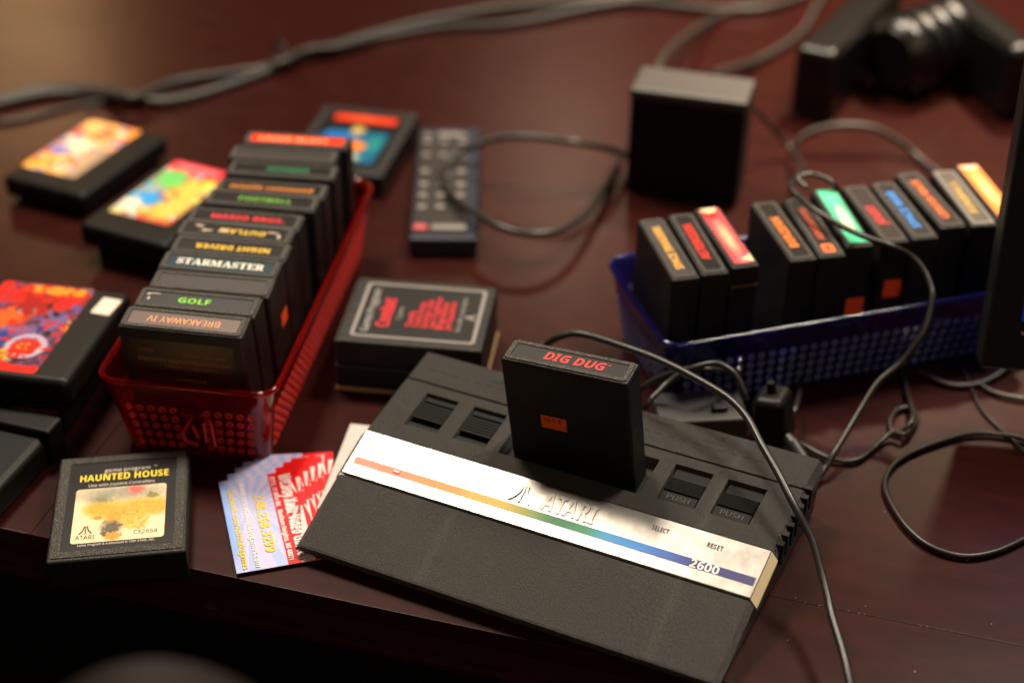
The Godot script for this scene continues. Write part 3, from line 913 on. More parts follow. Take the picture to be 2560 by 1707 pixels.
func build_loose_carts() -> void:
	# nearest, on the table's front edge
	var N := cart("game_cartridge", "black cartridge with yellow HAUNTED HOUSE title lying over the table edge", flat_t(-0.2375, 0.01025, -0.7386, 0.153, 0.099), "", {"bg": lin(0.012, 0.011, 0.011)})
	var F := Transform3D(Basis(Vector3.RIGHT, PI / 2), Vector3(0, 0.0495, 0.01015))
	part(N, "label_frame", ring(0.0765, 0.0935, 0.002, 0.0655, 0.083, 0.0006, 0.0006), M.rim, Transform3D(F.basis, F.origin + Vector3(0, 0.0, 0.0)))
	var L := part(N, "face_label", prism(rr(0.0648, 0.0823, 0.0006), 0.00025), mat("black label", lin(0.011, 0.010, 0.010), 0.3), F)
	var cream := Color(0.97, 0.87, 0.7)
	var pic := art(220, 190, cream, [
		["e", 0.5, 0.12, 0.75, 0.22, Color(0.62, 0.6, 0.52), 0.7], ["e", 0.78, 0.42, 0.5, 0.22, Color(0.98, 0.66, 0.24), 0.5], ["e", 0.3, 0.4, 0.26, 0.2, Color(0.96, 0.66, 0.22), 0.5],
		["e", 0.66, 0.64, 0.2, 0.24, Color(0.97, 0.7, 0.28), 0.5], ["e", 0.44, 0.56, 0.14, 0.2, Color(0.9, 0.62, 0.2), 0.6], ["e", 0.42, 0.75, 0.15, 0.16, Color(0.42, 0.4, 0.34), 0.7], ["e", 0.44, 0.9, 0.12, 0.12, Color(0.9, 0.6, 0.22), 0.5],
		["e", 0.3, 0.22, 0.2, 0.1, Color(0.5, 0.5, 0.42), 0.8], ["e", 0.27, 0.55, 0.1, 0.06, Color(0.93, 0.72, 0.34), 0.4], ["e", 0.45, 0.22, 0.12, 0.08, Color(0.75, 0.68, 0.5), 0.8], ["e", 0.66, 0.07, 0.12, 0.12, Color(1.0, 0.42, 0.38), 0.6], ["e", 0.86, 0.22, 0.1, 0.05, Color(0.6, 0.58, 0.3), 0.6],
		["n", Color(0.75, 0.55, 0.25), 1.6, 40.0, -0.75], ["n", Color(0.98, 0.92, 0.8), 2.4, 90.0, -0.75], ["e", 0.72, 0.86, 0.3, 0.08, Color(0.97, 0.88, 0.72), 0.6], ["o", 0.27, 0.56, 0.03, 0.02, Color(0.72, 0.52, 0.26), 1.5], ["o", 0.62, 0.5, 0.09, 0.006, Color(0.62, 0.42, 0.16), 2.0], ["t", 0.42, 0.78, 0.13, 7.0, Color(0.40, 0.36, 0.29), 0.4], ["t", 0.45, 0.90, 0.075, 5.0, Color(0.90, 0.60, 0.22), 0.0], ["t", 0.7, 0.70, 0.12, 4.0, Color(0.96, 0.74, 0.36), 0.6], ["t", 0.84, 0.2, 0.05, 3.0, Color(0.55, 0.52, 0.26), 0.0]], 5, 0.08)
	part(L, "picture", prism(rr(0.0545, 0.0505, 0.0022, 5), 0.0001), printed(pic, 0.32), at(-0.0002, 0.0003, 0.0098))
	var white := ink(Color(0.85, 0.8, 0.74))
	lettering(L, "game program", 0.0030, white, Transform3D(LIE, Vector3(0.0025, 0.0003, -0.0326)), -0.028, 0.0001, plain)
	lettering(L, "TM", 0.0011, white, Transform3D(LIE, Vector3(0.0195, 0.0003, -0.0338)), 1.0, 0.0001, plain)
	lettering(L, "HAUNTED HOUSE", 0.0062, ink(Color(0.95, 0.84, 0.08)), Transform3D(LIE, Vector3(0.0008, 0.0003, -0.0261)), -0.054, 0.0001)
	lettering(L, "Use with Joystick Controllers", 0.0024, white, Transform3D(LIE, Vector3(-0.0005, 0.0003, -0.0187)), -0.040, 0.0001, plain)
	lettering(L, "Label, Program & Audiovisual © 1981 ATARI, INC.", 0.0019, white, Transform3D(LIE, Vector3(-0.0005, 0.0003, 0.0368)), -0.045, 0.0001, plain)
	var black := ink(Color(0.06, 0.05, 0.05))
	lettering(L, "ATARI", 0.0036, black, Transform3D(LIE, Vector3(-0.0192, 0.0005, 0.0302)), -0.0112, 0.0001, plain)
	mountain(L, 0.0072, 0.0001, black, Transform3D(Basis(), Vector3(-0.0192, 0.0005, 0.0235)))
	lettering(L, "CX2654", 0.0033, black, Transform3D(LIE, Vector3(0.0160, 0.0005, 0.0290)), -0.0140, 0.0001, plain)

	# the text-label cartridge on top of a plain one
	N = cart("game_cartridge", "black cartridge with grey framed label of red sideways lettering, on a tan-lipped one", flat_t(-0.0656, 0.0313, -0.9230, -0.1168 + PI / 2, 0.101), "", {"w": 0.083, "l": 0.101})
	L = part(N, "face_label", prism(rr(0.0690, 0.0865, 0.003), 0.00025), mat("black label", lin(0.016, 0.016, 0.016), 0.35), F)
	part(L, "label_border", ring(0.0690, 0.0865, 0.003, 0.0645, 0.0815, 0.002, 0.0001), ink(Color(0.55, 0.52, 0.5)), at(0, 0.00025, 0))
	lettering(L, "Game Program", 0.0052, ink(Color(0.7, 0.67, 0.64)), Transform3D(LIE, Vector3(-0.001, 0.0003, -0.0345)), -0.054, 0.0001, plain)
	var red := ink(Color(0.9, 0.1, 0.16))
	lettering(L, "Combat", 0.0095, red, Transform3D(LIE, Vector3(-0.003, 0.0003, -0.0232)), -0.036, 0.0001)
	lettering(L, "27 games", 0.0030, ink(Color(0.6, 0.58, 0.56)), Transform3D(LIE, Vector3(-0.003, 0.0003, -0.0135)), -0.016, 0.0001, plain)
	var rows := ["Tank", "Tank Pong", "Invisible Tank", "Jet Fighter", "Biplane", "Jet Squadron"]
	for i in 6:
		var m := lettering(L, rows[i], 0.0042, red, Transform3D(LIE, Vector3(-0.019 + [0.010, 0.016, 0.018, 0.0205, 0.017, 0.018][i], 0.0003, -0.0050 + i * 0.0054)), -[0.020, 0.032, 0.036, 0.041, 0.034, 0.036][i], 0.0001)
		m.name = "lettering_%03d" % (10 + i)
	lettering(L, "Use with controllers", 0.0032, ink(Color(0.6, 0.58, 0.56)), Transform3D(LIE, Vector3(0.001, 0.0003, 0.0293)), -0.044, 0.0001, plain)
	mountain(L, 0.0070, 0.0001, ink(Color(0.7, 0.67, 0.64)), at(-0.002, 0.0003, 0.0362))
	N = cart("game_cartridge", "plain black cartridge with tan bottom lip under the framed red lettering", flat_t(-0.0660, 0.0114, -0.9228, -0.125 + PI / 2, 0.101), "", {"t": 0.0185, "w": 0.083, "l": 0.101})
	part(N, "tan_lip", rbox(Vector3(0.0850, 0.1030, 0.0022), 0.0009, 2), mat("tan plastic", lin(0.42, 0.26, 0.13), 0.45), at(0, 0.0505, -0.0101))

	# behind the red basket
	N = cart("game_cartridge", "black cartridge with orange title and blue picture lying behind the red basket", flat_t(-0.1420, 0.0102, -1.2260, -0.20, 0.112), "", {"w": 0.088, "l": 0.122})
	F = Transform3D(Basis(Vector3.RIGHT, PI / 2), Vector3(0, 0.061, 0.01015))
	pic = art(96, 120, Color(0.04, 0.036, 0.032), [["r", 0.1, 0.04, 0.92, 0.17, Color(0.85, 0.2, 0.06)], ["e", 0.5, 0.1, 0.4, 0.06, Color(0.92, 0.36, 0.18), 0.8], ["r", 0.14, 0.34, 0.92, 0.92, Color(0.05, 0.36, 0.5)], ["e", 0.3, 0.46, 0.3, 0.1, Color(0.08, 0.42, 0.72), 0.5], ["e", 0.5, 0.32, 0.12, 0.1, Color(0.8, 0.66, 0.36), 0.5], ["e", 0.55, 0.62, 0.24, 0.12, Color(0.98, 0.5, 0.14), 0.4], ["e", 0.52, 0.82, 0.26, 0.1, Color(0.82, 0.76, 0.62), 0.5], ["e", 0.8, 0.56, 0.14, 0.2, Color(0.1, 0.5, 0.5), 0.6]], 21)
	part(N, "face_label", prism(rr(0.070, 0.100, 0.001), 0.0002), printed(pic, 0.35), F)

func big_cart(label: String, where: Transform3D, w: float, l: float, h: float, pic: Texture2D, lw: float, ll: float, lx: float, lz: float) -> Node3D:
	# a wide round-shouldered cartridge lying flat: x across, z along its length
	var N := thing("game_cartridge", label, "game cartridge", where)
	part(N, "shell", rbox(Vector3(w, h, l), 0.0055, 4), M.deep, at(0, h / 2, 0))
	part(N, "skirt", rbox(Vector3(w - 0.012, 0.006, l - 0.012), 0.001, 1), M.dark, at(0, 0.0005, 0))
	part(N, "face_label", prism(rr(lw, ll, 0.003), 0.0003), printed(pic, 0.3), at(lx, h, lz))
	return N

func build_wide_carts() -> void:
	var p1 := art(80, 130, Color(0.98, 0.78, 0.5), [["n", Color(0.98, 0.5, 0.22), 1.2, 10.0, 0.1], ["e", 0.8, 0.1, 0.4, 0.12, Color(0.98, 0.62, 0.16), 0.6], ["e", 0.15, 0.45, 0.3, 0.18, Color(0.5, 0.55, 0.82), 0.6], ["e", 0.25, 0.6, 0.3, 0.14, Color(0.9, 0.92, 0.9), 0.6], ["e", 0.55, 0.28, 0.26, 0.18, Color(1.0, 0.94, 0.8), 0.6], ["e", 0.08, 0.25, 0.12, 0.1, Color(0.78, 0.22, 0.3), 0.6], ["e", 0.15, 0.92, 0.3, 0.1, Color(0.98, 0.66, 0.16), 0.5], ["e", 0.6, 0.85, 0.3, 0.1, Color(1.0, 0.66, 0.5), 0.5], ["s", 3, 0.09, [Color(1.0, 0.95, 0.85), Color(0.45, 0.5, 0.8), Color(0.98, 0.42, 0.2), Color(0.98, 0.75, 0.3), Color(0.85, 0.3, 0.3)], 0.55], ["t", 0.35, 0.45, 0.17, 5.0, Color(0.98, 0.9, 0.74), 0.3], ["t", 0.25, 0.62, 0.10, 4.0, Color(0.42, 0.48, 0.8), 0.9], ["t", 0.55, 0.25, 0.13, 6.0, Color(0.98, 0.5, 0.22), 0.2], ["o", 0.4, 0.75, 0.1, 0.012, Color(0.8, 0.25, 0.2), 1.0], ["r", 0.78, 0.45, 1.0, 1.0, Color(0.66, 0.56, 0.47)]], 31)
	big_cart("black cartridge with orange and white label, far left on the table", Transform3D(yaw(-0.412), Vector3(-0.3625, 0.004, -1.1900)), 0.082, 0.122, 0.019, p1, 0.054, 0.096, -0.0105, -0.009)
	var p2 := art(80, 130, Color(0.85, 0.3, 0.2), [["r", 0.0, 0.0, 1.0, 0.16, Color(0.95, 0.24, 0.3)], ["e", 0.5, 0.1, 0.35, 0.05, Color(1, 0.55, 0.52), 0.7], ["r", 0.0, 0.16, 0.45, 1.0, Color(0.72, 0.7, 0.64)], ["e", 0.72, 0.6, 0.34, 0.42, Color(0.80, 0.78, 0.34), 0.35], ["e", 0.85, 0.28, 0.16, 0.12, Color(0.9, 0.85, 0.3), 0.5], ["e", 0.2, 0.3, 0.22, 0.14, Color(0.5, 0.82, 0.42), 0.4], ["e", 0.08, 0.42, 0.12, 0.3, Color(0.6, 0.6, 0.55), 0.5], ["e", 0.33, 0.68, 0.2, 0.16, Color(0.2, 0.66, 0.92), 0.4], ["e", 0.18, 0.84, 0.3, 0.14, Color(0.95, 0.9, 0.82), 0.4], ["e", 0.42, 0.86, 0.14, 0.1, Color(0.9, 0.65, 0.35), 0.5], ["e", 0.3, 0.28, 0.2, 0.16, Color(0.42, 0.8, 0.38), 0.4], ["s", 5, 0.1, [Color(0.55, 0.8, 0.35), Color(0.9, 0.85, 0.5), Color(0.95, 0.92, 0.86), Color(0.3, 0.7, 0.9), Color(0.75, 0.4, 0.3)], 0.3], ["t", 0.68, 0.45, 0.22, 5.0, Color(0.78, 0.76, 0.34), 0.4], ["t", 0.74, 0.75, 0.17, 4.0, Color(0.86, 0.76, 0.36), 0.1], ["t", 0.25, 0.33, 0.15, 6.0, Color(0.42, 0.78, 0.4), 0.7], ["t", 0.3, 0.68, 0.14, 5.0, Color(0.2, 0.62, 0.9), 0.2], ["t", 0.15, 0.86, 0.12, 7.0, Color(0.93, 0.88, 0.8), 0.5], ["o", 0.5, 0.55, 0.07, 0.012, Color(0.75, 0.25, 0.15), 1.0], ["r", 0.0, 0.0, 1.0, 0.14, Color(0.95, 0.24, 0.3)], ["r", 0.12, 0.04, 0.8, 0.10, Color(1.0, 0.5, 0.5)]], 32)
	big_cart("black cartridge with pink-topped green and blue label left of the red basket", Transform3D(yaw(-0.42), Vector3(-0.2750, 0.012, -1.0990)), 0.082, 0.126, 0.0205, p2, 0.056, 0.094, -0.003, -0.010)
	var under := thing("game_cartridge", "plain black cartridge under the pink-topped one by the red basket", "game cartridge", Transform3D(yaw(-0.40), Vector3(-0.2720, 0.0, -1.0990)))
	part(under, "shell", rbox(Vector3(0.072, 0.0118, 0.112), 0.002, 2), M.deep, at(0, 0.0059, 0))
	part(under, "skirt", rbox(Vector3(0.060, 0.004, 0.100), 0.001, 1), M.dark, at(0, 0.0021, 0))
	var p3 := art(100, 150, Color(0.3, 0.16, 0.24), [["n", Color(0.42, 0.3, 0.5), 1.5, 10.0, 0.2], ["e", 0.55, 0.16, 0.5, 0.17, Color(0.82, 0.1, 0.07), 0.3], ["r", 0.0, 0.0, 0.13, 0.4, Color(0.85, 0.12, 0.1)], ["e", 0.62, 0.06, 0.38, 0.06, Color(0.86, 0.55, 0.12), 0.3], ["e", 0.3, 0.42, 0.3, 0.1, Color(0.9, 0.3, 0.14), 0.4], ["e", 0.5, 0.55, 0.6, 0.1, Color(0.5, 0.36, 0.55), 0.8], ["e", 0.3, 0.68, 0.24, 0.11, Color(0.12, 0.22, 0.55), 0.4], ["e", 0.2, 0.66, 0.1, 0.06, Color(0.75, 0.82, 0.86), 0.4], ["e", 0.72, 0.72, 0.24, 0.14, Color(0.75, 0.68, 0.72), 0.3], ["e", 0.70, 0.72, 0.17, 0.1, Color(0.8, 0.16, 0.12), 0.3], ["e", 0.3, 0.84, 0.5, 0.07, Color(0.95, 0.5, 0.12), 0.5], ["e", 0.55, 0.86, 0.2, 0.05, Color(0.85, 0.62, 0.14), 0.5], ["r", 0.25, 0.93, 1.0, 1.0, Color(0.9, 0.13, 0.08)], ["e", 0.85, 0.4, 0.14, 0.1, Color(0.35, 0.3, 0.5), 0.6], ["e", 0.5, 0.34, 0.2, 0.05, Color(0.6, 0.6, 0.55), 0.6], ["s", 9, 0.075, [Color(0.85, 0.3, 0.12), Color(0.9, 0.55, 0.15), Color(0.35, 0.3, 0.55), Color(0.6, 0.58, 0.62), Color(0.7, 0.1, 0.08), Color(0.15, 0.2, 0.45), Color(0.12, 0.06, 0.08)], 0.36], ["t", 0.5, 0.24, 0.16, 6.0, Color(0.62, 0.07, 0.05), 0.3], ["t", 0.3, 0.44, 0.13, 9.0, Color(0.92, 0.36, 0.12), 0.2], ["t", 0.28, 0.68, 0.14, 5.0, Color(0.13, 0.24, 0.56), 0.5], ["t", 0.2, 0.66, 0.06, 4.0, Color(0.85, 0.88, 0.9), 0.2], ["o", 0.72, 0.72, 0.12, 0.018, Color(0.72, 0.64, 0.72), 1.0], ["o", 0.72, 0.72, 0.075, 0.014, Color(0.82, 0.16, 0.1), 1.0], ["t", 0.72, 0.72, 0.05, 5.0, Color(0.9, 0.55, 0.15), 0.1], ["t", 0.5, 0.87, 0.09, 8.0, Color(0.93, 0.66, 0.14), 0.6], ["t", 0.8, 0.42, 0.1, 6.0, Color(0.4, 0.34, 0.55), 0.9], ["r", 0.0, 0.0, 0.13, 0.4, Color(0.85, 0.12, 0.1)], ["r", 0.3, 0.02, 0.92, 0.10, Color(0.86, 0.55, 0.12)], ["s", 2, 0.05, [Color(0.8, 0.12, 0.06)], 0.35], ["r", 0.2, 0.94, 1.0, 1.0, Color(0.9, 0.13, 0.08)]], 33)
	var s := big_cart("black cartridge with crowded red and purple label beside the red basket", Transform3D(yaw(-0.165), Vector3(-0.3270, 0.0300, -0.8850)), 0.102, 0.113, 0.0205, p3, 0.068, 0.104, -0.0075, -0.001)
	part(s, "paper_tag", prism(rr(0.014, 0.020, 0.001), 0.0003), ink(Color(0.9, 0.82, 0.76)), at(0.0415, 0.0206, -0.034, yaw(-0.1)))
	var m := thing("game_cartridge", "black red-lined cartridge beneath the crowded red and purple label", "game cartridge", Transform3D(yaw(-0.15), Vector3(-0.333, 0.0, -0.8900)))
	part(m, "shell", rbox(Vector3(0.094, 0.029, 0.112), 0.003, 2), M.deep, at(0, 0.0150, 0))
	part(m, "red_line", rbox(Vector3(0.0925, 0.0008, 0.1124), 0.0003, 1), ink(Color(0.6, 0.08, 0.05)), at(-0.001, 0.0215, 0))
	var q := thing("game_adapter", "black game adapter with raised rear ledge at the left frame edge", "game adapter", Transform3D(yaw(-0.30), Vector3(-0.3560, 0.0, -0.7830)))
	part(q, "shell", rbox(Vector3(0.100, 0.022, 0.080), 0.006, 4), M.deep, at(0, 0.011, 0))
	part(q, "rear_ledge", rbox(Vector3(0.106, 0.027, 0.018), 0.0025, 2), M.deep, at(0.0, 0.0145, -0.041))

# ------------------------------------------------------------------ baskets
func basket(label: String, where: Transform3D, wt: float, dt: float, wb: float, db: float, h: float, m: Material, nx: int, nz: int, emblem: bool) -> Node3D:
	# a tapered tray: solid floor, corner posts and upper band; each wall pierced by rows of round holes with raised lips added to show edge glints
	var N := thing("basket", label, "basket", where)
	var t := 0.0014
	var st := begin()
	prism_to(st, rr(wb, db, 0.010, 5), t)
	part(N, "floor", st.commit(), m)
	var rows := 5
	var f0 := 0.06
	var f1 := 0.70
	for wall in 4:
		var long_wall := wall % 2 == 0
		var sg := 1.0 if wall < 2 else -1.0
		var cnt := nx if long_wall else nz
		var o := Vector3(0, -(dt - db) / 2 / h, sg).normalized() if long_wall else Vector3(sg, -(wt - wb) / 2 / h, 0).normalized()
		var P := func(s: float, f: float, e: float) -> Vector3:
			var hw := lerpf(wb, wt, f) / 2
			var hd := lerpf(db, dt, f) / 2
			return (Vector3(s * (hw - 0.009), f * h, sg * hd) if long_wall else Vector3(sg * hw, f * h, s * (hd - 0.009))) - o * e
		st = begin()
		var lips := begin()
		# solid bands below and above the holes
		for band in [[0.0, f0], [f1, 1.0]]:
			for e: float in [0.0, t]:
				face(st, P.call(-1.0, band[0], e), P.call(1.0, band[0], e), P.call(1.0, band[1], e), P.call(-1.0, band[1], e), o if e == 0.0 else -o)
		for r in rows:
			var a0 := lerpf(f0, f1, float(r) / rows)
			var a1 := lerpf(f0, f1, float(r + 1) / rows)
			for c in cnt:
				var s0 := float(c) / cnt * 2.0 - 1.0
				var s1 := float(c + 1) / cnt * 2.0 - 1.0
				var solid := emblem and wall == 0 and absf(s0 + s1) < 0.46
				if solid:
					for e: float in [0.0, t]:
						face(st, P.call(s0, a0, e), P.call(s1, a0, e), P.call(s1, a1, e), P.call(s0, a1, e), o if e == 0.0 else -o)
					continue
				var mid: Vector3 = P.call((s0 + s1) / 2, (a0 + a1) / 2, 0.0)
				var su: Vector3 = (P.call(s1, (a0 + a1) / 2, 0.0) - mid)
				var fu: Vector3 = (P.call((s0 + s1) / 2, a1, 0.0) - mid)
				var hr := minf(su.length(), fu.length()) * 0.50
				var sd := su.normalized()
				var fd := fu.normalized()
				var corner := [sd * su.length() - fd * fu.length(), su + fu, -su + fu, -su - fu]
				var circ := PackedVector3Array()
				for k in 16:
					var q := TAU * (k - 1.5) / 16.0
					circ.append(mid + (sd * cos(q) + fd * sin(q)) * hr)
				# the holes narrow inwards, as moulded ones do
				var back := PackedVector3Array()
				for k in 16:
					back.append(mid + (circ[k] - mid) * 0.86 - o * t)
				for e: float in [0.0, t]:
					var nn := o if e == 0.0 else -o
					var C := circ if e == 0.0 else back
					for k in 4:
						var A: Vector3 = mid + corner[k] - o * e
						var B: Vector3 = mid + corner[(k + 1) % 4] - o * e
						var g := 4 * k - 1 + 16
						tri(st, A, C[g % 16], C[(g + 1) % 16], nn, nn, nn)
						tri(st, A, C[(g + 1) % 16], C[(g + 2) % 16], nn, nn, nn)
						tri(st, A, C[(g + 2) % 16], B, nn, nn, nn)
						tri(st, B, C[(g + 2) % 16], C[(g + 3) % 16], nn, nn, nn)
						tri(st, B, C[(g + 3) % 16], C[(g + 4) % 16], nn, nn, nn)
				for k in 16:
					var l := (k + 1) % 16
					face(st, circ[k], circ[l], back[l], back[k], mid - (circ[k] + circ[l]) / 2)
				var lp := PackedVector3Array()
				for k in 8:
					lp.append(mid + (circ[2 * k] - mid) * 1.10 + o * 0.0001)
				tube_to(lips, lp, 0.00055, 6, true)
		var W := part(N, "wall", st.commit(), m)
		part(W, "glint_lip", lips.commit(), M.redmark if emblem else M.bluelip, Transform3D(), "stuff")
	# corner posts
	for k in 4:
		st = begin()
		var A := rr(wb, db, 0.0092, 5)
		var B := rr(wt, dt, 0.0092, 5)
		for i in 5:
			var i0 := k * 6 + i
			for e: float in [0.0, t]:
				var sh := 1.0 if e == 0.0 else -1.0
				var n0 := Vector3(cos(PI / 2 * (k + i / 5.0)), -0.12, sin(PI / 2 * (k + i / 5.0))).normalized() * sh
				var n1 := Vector3(cos(PI / 2 * (k + (i + 1) / 5.0)), -0.12, sin(PI / 2 * (k + (i + 1) / 5.0))).normalized() * sh
				var ins0 := n0 * (-e * sh)
				var ins1 := n1 * (-e * sh)
				var a := Vector3(A[i0].x, 0, A[i0].y) + ins0
				var b := Vector3(A[i0 + 1].x, 0, A[i0 + 1].y) + ins1
				var c := Vector3(B[i0 + 1].x, h, B[i0 + 1].y) + ins1
				var d := Vector3(B[i0].x, h, B[i0].y) + ins0
				tri(st, a, b, c, n0, n1, n1)
				tri(st, a, c, d, n0, n1, n0)
		part(N, "corner_post", st.commit(), m)
	st = begin()
	var loop := PackedVector3Array()
	for q in rr(wt + 0.003, dt + 0.003, 0.013, 6):
		loop.append(Vector3(q.x, h + 0.0006, q.y))
	tube_to(st, loop, 0.0020, 8, true)
	part(N, "rim", st.commit(), m)
	if emblem:
		var em := part(N, "emblem", begin_mark(), M.redmark, Transform3D(Basis(Vector3.RIGHT, -atan2((dt - db) / 2, h)), Vector3(0.004, h * 0.40, lerpf(db, dt, 0.4) / 2 + 0.0008)), "stuff")
		em.set_meta("label", "moulded emblem on the basket's front wall")
	return N

func begin_mark() -> Mesh:
	# the moulded mark: a slanted z stroke beside an arch, raised 0.8 mm
	var st := begin()
	for line in [[Vector3(-0.011, 0.010, 0), Vector3(-0.003, 0.010, 0)], [Vector3(-0.003, 0.010, 0), Vector3(-0.011, -0.004, 0)], [Vector3(-0.011, -0.004, 0), Vector3(-0.0095, -0.010, 0)], [Vector3(-0.0095, -0.010, 0), Vector3(-0.001, -0.0115, 0)], [Vector3(-0.004, 0.002, 0), Vector3(-0.0005, -0.0065, 0)], [Vector3(0.001, 0.011, 0), Vector3(0.008, 0.0095, 0)], [Vector3(0.008, 0.0095, 0), Vector3(0.0105, -0.012, 0)], [Vector3(0.0035, 0.005, 0), Vector3(0.0048, -0.009, 0)]]:
		tube_to(st, PackedVector3Array(line), 0.0012, 6)
	return st.commit()

func build_baskets() -> void:
	M.redmark = mat("glossy red edge with glow in its colour", lin(0.60, 0.022, 0.014), 0.2)  # brighter red stands for light glowing in the hole edges
	M.bluelip = mat("glossy blue edge with glints in its colour", lin(0.16, 0.19, 0.42), 0.16)  # paler blue stands for glints on the hole edges
	M.bluelip.metallic_specular = 0.9
	var y := -0.143
	var c := Vector3(-0.2063, 0.0, -0.8050)
	var w := Vector3(sin(y), 0, cos(y))
	basket("see-through red plastic basket packed with one row of cartridges", Transform3D(yaw(y), c - w * 0.1415), 0.1130, 0.283, 0.0960, 0.266, 0.0600, M.red, 12, 33, true)
	y = 0.305
	c = Vector3(0.1029, 0.0, -0.8566)
	var u := Vector3(cos(y), 0, -sin(y))
	w = Vector3(sin(y), 0, cos(y))
	basket("see-through blue plastic basket of cartridges in front of the power brick", Transform3D(yaw(y), c + u * 0.1415 - w * 0.057), 0.283, 0.1145, 0.266, 0.0975, 0.0600, M.blue, 33, 12, false)

# ------------------------------------------------------------------ other things
func build_cards() -> void:
	var front := art(356, 204, Color(0.80, 0.76, 0.90), [["y", 0.33, 0.70, 22.0, Color(0.62, 0.72, 0.94), 0.0, 1.0, 0.39, 1.0, 0.0, 0.75], ["r", 0.0, 0.0, 1.0, 0.39, Color(0.88, 0.04, 0.06)], ["y", 0.33, 0.06, 20.0, Color(0.99, 0.86, 0.84), 0.09, 1.0, 0.0, 0.27, 0.13, 0.95], ["e", 0.33, 0.06, 0.08, 0.15, Color(0.88, 0.04, 0.06), 0.15], ["e", 0.5, 1.0, 0.8, 0.2, Color(0.50, 0.66, 0.94), 0.9]], 41, 0.02)
	var fm := printed(front, 0.35)
	var spots := [[-0.1380, -0.7700, 0.10, 0.0002], [-0.1420, -0.7640, 0.16, 0.0007], [-0.1445, -0.7590, 0.21, 0.0012], [-0.1470, -0.7530, 0.245, 0.0017], [-0.1497, -0.7460, 0.2802, 0.0022]]
	var says := ["red and lavender card at the bottom of the fan, red corner sticking out", "red and lavender business card second from the bottom of the fan", "red and lavender business card in the middle of the fan", "red and lavender business card just under the top one of the fan", "top business card of the fan, with yellow phone number"]
	for i in 5:
		var s = spots[i]
		var K := part(self, "business_card", prism(rr(0.089, 0.051, 0.0005), 0.0004), fm, Transform3D(yaw(s[2] - PI / 2), Vector3(s[0], s[3], s[1])))
		tag(K, says[i], "business card", "fan of business cards beside the console")
		if i in [1, 2, 3]:
			continue
		var yl := ink(Color(0.96, 0.82, 0.08))
		var wh := ink(Color(0.97, 0.93, 0.92))
		var dk := ink(Color(0.16, 0.1, 0.12))
		var lines := [["facebook.com/retrotakugames", 0.0036, 0.004, 0.0195, yl, -0.076], ["www.retrotakuvideogames.com", 0.0036, 0.0015, 0.0119, wh, -0.081], ["248.268.3299", 0.0064, 0.003, 0.0028, yl, -0.055], ["317 E. 11 Mile Rd.   Madison Heights, MI 48071", 0.0030, 0.0, -0.0080, wh, -0.082], ["We Buy Your Video Games", 0.0078, 0.0, -0.0158, wh, -0.083]]
		for q in lines:
			lettering(K, q[0], q[1], dk, Transform3D(LIE, Vector3(q[2] + 0.0003, 0.00042, q[3] + 0.0003)), q[5] * 1.01, 0.00006, bold)
			lettering(K, q[0], q[1], q[4], Transform3D(LIE, Vector3(q[2], 0.00052, q[3])), q[5], 0.00006, bold)
	var sheet := art(120, 80, Color(0.78, 0.77, 0.75), [["r", 0.3, 0.3, 0.34, 0.34, Color(0.6, 0.58, 0.55)], ["r", 0.2, 0.5, 0.26, 0.53, Color(0.6, 0.58, 0.55)], ["e", 0.7, 0.6, 0.2, 0.2, Color(0.88, 0.85, 0.82), 0.8]], 42, 0.03)
	var W := part(self, "card", prism(rr(0.051, 0.089, 0.0008), 0.0006), printed(sheet, 0.25), Transform3D(yaw(-0.148), Vector3(-0.0890, 0.0030, -0.7960)))
	tag(W, "shiny white card half under the console's left side", "card")

func build_remote() -> void:
	var N := thing("remote_control", "small dark remote control with rows of grey buttons", "remote control", Transform3D(yaw(0.012), Vector3(-0.0565, 0.0, -1.166)))
	var body := mat("dark blue-grey plastic", lin(0.014, 0.017, 0.034), 0.4)
	part(N, "case", rbox(Vector3(0.054, 0.0165, 0.196), 0.003, 3), body, at(0, 0.0085, 0))
	part(N, "keypad_panel", prism(rr(0.042, 0.182, 0.003), 0.0005), mat("brown-grey panel", lin(0.026, 0.023, 0.02), 0.4), at(-0.003, 0.0166, 0.0))
	var grey := mat("grey button", lin(0.22, 0.2, 0.185), 0.5)
	var rows := [-0.078, -0.066, -0.041, -0.011, 0.012, 0.0305, 0.0498]
	for i in rows.size():
		for x in [-0.0185, -0.004, 0.012]:
			if i == 3 and x == -0.004:
				continue
			part(N, "button", rbox(Vector3(0.0072, 0.003, 0.0070 if i > 2 else 0.0056), 0.0014, 2), grey, at(x, 0.0178, rows[i]))
	part(N, "button", rbox(Vector3(0.010, 0.003, 0.016), 0.0015, 2), mat("dull button", lin(0.06, 0.055, 0.06), 0.5), at(0.0, 0.0178, -0.008))
	part(N, "button", rbox(Vector3(0.020, 0.003, 0.008), 0.0015, 2), grey, at(0.0, 0.0178, -0.080))
	part(N, "button", rbox(Vector3(0.011, 0.0035, 0.0085), 0.0016, 2), mat("red button", lin(0.55, 0.09, 0.09), 0.5), at(-0.0185, 0.0178, 0.083)).set_meta("label", "red button")
	part(N, "button", rbox(Vector3(0.028, 0.0032, 0.0080), 0.0016, 2), grey, at(0.004, 0.0178, 0.083))

